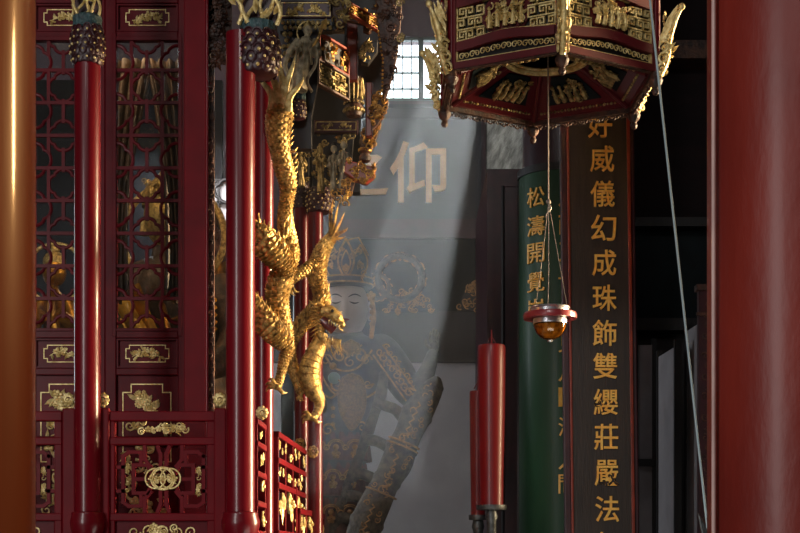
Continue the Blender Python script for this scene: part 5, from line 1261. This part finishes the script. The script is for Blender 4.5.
b = MB(); b.cyl(top, V((P(548, 0, 7).x, oy, LZ + .2)), .0038, n=6); b.ball(top, .012, 8, 6); b.tube([top + V((.012 * math.sin(i * .7), 0, -.01 - .008 * i)) for i in range(9)], .003, 6); b.build('hanging_cord', 'wire', t)
# slanting pull cord
a, c = P(650, 0, 6.0), P(708, 533, 6.0); d = (c - a)
t_up, t_dn = (8.38 - a.z) / d.z, (0.02 - a.z) / d.z
b = MB(); b.cyl(a + d * t_up, a + d * t_dn, .0048, n=8); tag(b.build('pull_cord', 'cord'), 'thin pale blue cord slanting down past the right side of lantern', 'cord')

# ------------------------------------------------------------------ candles
def candle(label, slabel, px, Y, w, y0, y1, pan):
    c = P(px, y1, Y); k = S(1, Y); h = (y1 - y0) * k; r = w * k / 2
    t = thing('red_candle', label, 'candle', c)
    b = MB(); b.lathe([(r * .84, 0), (r * .86, h * .2), (r * .95, h * .55), (r * 1.0, h * .9), (r * 1.0, h * .985), (r * .96, h * .998), (r * .8, h)], c, 40); b.build('wax', 'candle', t)
    b = MB(); b.tube([c + V((0, 0, h - .01)), c + V((0, 0, h + 15 * k))], [1.1 * k, .6 * k], 8); b.tube([c + V((-4 * k, 0, h + 2 * k)), c + V((-2 * k, 0, h + 6 * k)), c + V((-.5 * k, 0, h + 8 * k))], .5 * k, 5); b.tube([c + V((4 * k, 0, h + 2 * k)), c + V((2 * k, 0, h + 6 * k)), c + V((.5 * k, 0, h + 8 * k))], .5 * k, 5); b.build('wick', 'candle', t)
    t = thing('candle_stand', slabel, 'candle stand', V((c.x, c.y, 0)))
    b = MB(); b.lathe([(pan * k * .5, -5 * k), (pan * k * .52, -4 * k), (pan * k * .52, 0), (0, 0)], c, 40); b.build('drip_pan', 'iron', t)
    b = MB(); b.lathe([(.22, 0), (.22, .04), (.08, .08), (.035, .2), (5 * k, .4), (5 * k, c.z - 16 * k), (6.5 * k, c.z - 12 * k), (5 * k, c.z - 5 * k)], (c.x, c.y, 0), 28); b.build('stem', 'iron', t)
    return t
candle('larger tall red candle with bare wick, before the maroon post', 'grey iron stand under the larger red candle', 491.5, 8.5, 28, 345, 505, 29)
candle('smaller red candle half hidden behind the larger one', 'grey iron stand under the smaller half hidden red candle', 478, 8.95, 17, 391, 515, 18)

# ------------------------------------------------------------------ right-hand background
def leaf_panel(label, p0, p1, ytop, m='panel_grey'):
    A, B = P(p0[0], 0, p0[1]), P(p1[0], 0, p1[1]); A.z = B.z = 0; u = (B - A); L = u.length; u /= L; n_ = V((u.y, -u.x, 0)); z = P(0, ytop, p0[1]).z
    t = thing('door_leaf', label, 'door leaf', V((A.x, A.y, 0))); fr = Fr(A, u, (0, 0, 1), n_)
    b = MB(); b.fbox(fr, 0, .05, L, z, -.03, 0); b.build('panel', m, t, smooth=False)
    b = MB(); b.fbox(fr, -.035, 0, 0, z + .05, -.04, .01); b.fbox(fr, L, 0, L + .035, z + .05, -.04, .01); b.build('stile', 'black_wood', t, smooth=False)
    return t
lf = leaf_panel('pale grey folding leaf nearest the couplet board, with dark crossbar', (638, 11.6), (652, 11.6), 345)
b = MB(); b.rect(636, 459, 654, 466, 11.55, .03); b.build('crossbar', 'black_wood', lf, smooth=False)
leaf_panel('brownish grey folding leaf in the middle of the dark doorway', (658.5, 11.4), (675, 10.85), 357)
leaf_panel('tall grey folding leaf beside the carved frame', (687, 11.0), (704, 10.5), 331)
b = MB(); b.rect(600, 318, 760, 330, 12.0, .2); struct('trim_10', b, 'black_wood')
b = MB(); b.rect(600, 330, 760, 760, 12.2, .1); struct('trim_11', b, 'black_wood')
t = thing('carved_frame_strip', 'dark carved upright frame strip just left of the red brown column', 'frame', V((P(706, 0, 9.0).x, 9.0, 0)))
b = MB(); b.rect(699, 288, 716, 830, 9.02, .06); b.build('board', 'maroon', t, smooth=False)
g = MB(); fr = Fr(P(701, 830, 9.02)); H_ = S(530, 9.02)
for i in range(52): g.curl(fr, S(5.5, 9) + (S(1.6, 9) if i % 2 else -S(1.6, 9)), H_ * (i + .5) / 52, S(4, 9), i * 1.7, 1.1, .24, 1 if i % 2 else -1, .006, 6, 10)
g.build('scroll_carving', 'carve_wood', t)
b = MB(); b.rect(697, 284, 718, 290, 9.0, .08); b.rect(697, 312, 718, 315, 9.0, .03); b.build('cap', 'carve_wood', t, smooth=False)
t = thing('metal_blade_finial', 'pointed grey metal leaf blade poking up at the bottom beside the column', 'finial', V((P(706, 0, 5.5).x, 5.5, 0)))
b = MB(); fr = Fr((0, 5.5, 0)); pts = [(697, 512), (702, 520), (707, 530), (711, 545), (712, 565), (706, 565), (704, 545), (700, 528)]; b.ppoly(pts, 5.5, -.012); b.build('blade', 'iron', t, smooth=False, bevel=.004)
b = MB(); b.ppoly([(706, 517), (710, 528), (714, 545), (713, 565), (710, 565), (709, 540)], 5.53, -.012); b.build('blade', 'iron', t, smooth=False, bevel=.004)
c = P(709, 563, 5.5); b = MB(); b.lathe([(.16, 0), (.16, .03), (.03, .08), (.018, c.z - .02), (.03, c.z), (.012, c.z + .02)], (c.x, 5.51, 0), 20); b.build('stand', 'iron', t)

# ------------------------------------------------------------------ haze
b = MB(); ya, yb = 7.46, YB - .3; xa, xb = .36, .90  # right side slanted beside the sunbeam to shape a crisp shaft edge
b.add([(-5, ya, .3), (xa, ya, .3), (xb, yb, .3), (-5, yb, .3), (-5, ya, 8.2), (xa, ya, 8.2), (xb, yb, 8.2), (-5, yb, 8.2)], [(0, 3, 2, 1), (4, 5, 6, 7), (0, 1, 5, 4), (1, 2, 6, 5), (2, 3, 7, 6), (3, 0, 4, 7)])
hm = bpy.data.materials.new('incense_haze'); hm.use_nodes = True; nt = hm.node_tree; nt.nodes.remove(nt.nodes['Principled BSDF'])
vs_ = nt.nodes.new('ShaderNodeVolumeScatter'); vs_.inputs['Density'].default_value = .013; vs_.inputs['Anisotropy'].default_value = .55; vs_.inputs['Color'].default_value = (.97, .98, 1, 1)
nt.links.new(vs_.outputs[0], nt.nodes['Material Output'].inputs['Volume'])
hz = b.build('haze', hm, smooth=False); tag(hz, 'thin bluish incense haze at the back of the hall, cut along the sunbeam', 'haze', kind='stuff')

# ------------------------------------------------------------------ light
def area(name, loc, target, sx, sy, power, color):
    l = bpy.data.lights.new(name, 'AREA'); l.shape = 'RECTANGLE'; l.size = sx; l.size_y = sy; l.energy = power; l.color = color
    o = bpy.data.objects.new(name, l); C.objects.link(o); o.location = loc
    o.rotation_euler = (V(target) - V(loc)).to_track_quat('-Z', 'Y').to_euler(); return o
area('doorway_daylight', (-5.4, -3.2, 3.6), (-.2, 8, 2.8), 2.0, 4.4, 440, (1., .97, .95))
area('high_front_fill', (-.9, -3.2, 7.2), (0, 9, 3.0), 3., 1.2, 230, (1., .97, .94))  # unseen broad fill added high behind the camera
o = area('side_door_sunlight', (4.4, 8.0, 3.6), (-.9, 6.9, 3.2), .4, 4.2, 175, (1., .74, .44)); o.data.spread = math.radians(44)
o = area('warm_lamp', (3.4, 5.75, 4.1), (-1, 3.7, 2.7), .16, .8, 22, (1., .55, .2)); o.data.spread = math.radians(70)
area('shrine_fill', (-1.6, 7.9, 4.4), (-1.2, 8.6, 2.4), .8, .5, 10, (1., .7, .4))  # added warm fill that brightens the dark shrine interior
area('shrine_back_fill', (-1.4, 9.5, 4.2), (-1.2, 9.9, 2.6), .8, .3, 14, (.95, .95, 1.))  # added fill that whitens the sheet behind the lattice screen
area('under_lantern_fill', (.7, 5.6, .9), (.4, 8.5, 4.0), 1.6, .6, 14, (1., .9, .8))  # unseen fill added below the frame to lift the lantern's underside
area('rear_wall_fill', (-5.2, 12.3, 3.6), (.6, 12.9, 2.3), 1.2, 2.6, 110, (.86, .94, 1.))  # added cool fill for the lower back wall, source unseen
l_ = bpy.data.lights.new('pier_fill_spot', 'SPOT'); l_.energy = 420; l_.spot_size = math.radians(24); l_.spot_blend = .8; l_.shadow_soft_size = .2; l_.color = (.98, .97, .92)  # unseen spot added to brighten the plaster pier
o = bpy.data.objects.new('pier_fill_spot', l_); C.objects.link(o); o.location = (-3.2, 11.8, 8.2); o.rotation_euler = (P(500, 95, 13.2) - V(o.location)).to_track_quat('-Z', 'Y').to_euler()
sl = bpy.data.lights.new('sun', 'SUN'); sl.energy = 54; sl.angle = math.radians(.6); sl.color = (1., .97, .92)
so = bpy.data.objects.new('sun', sl); C.objects.link(so); so.location = (1, 20, 10)
so.rotation_euler = V((-.105, -1, -.62)).to_track_quat('-Z', 'Y').to_euler()
wd = bpy.data.worlds.new('sky'); bpy.context.scene.world = wd; wd.use_nodes = True
wd.node_tree.nodes['Background'].inputs[0].default_value = (.95, .98, 1., 1); wd.node_tree.nodes['Background'].inputs[1].default_value = 7.

# ------------------------------------------------------------------ camera
cd = bpy.data.cameras.new('camera'); co = bpy.data.objects.new('camera', cd); C.objects.link(co)
co.location = (0, 0, CZ); co.rotation_euler = (PI / 2, 0, 0)
cd.sensor_width = 36; cd.lens = 36 * F / 800; cd.shift_y = (HY - 266.5) / 800; cd.clip_start = .05
sc = bpy.context.scene; sc.camera = co
sc.view_settings.view_transform = 'Standard'; sc.view_settings.look = 'None'; sc.view_settings.gamma = 1.; sc.view_settings.use_curve_mapping = False
sc.view_settings.exposure = 0.
sc.cycles.use_denoising = True
sc.cycles.max_bounces = 8; sc.cycles.volume_bounces = 1; sc.cycles.transparent_max_bounces = 12
sc.cycles.sample_clamp_indirect = 6
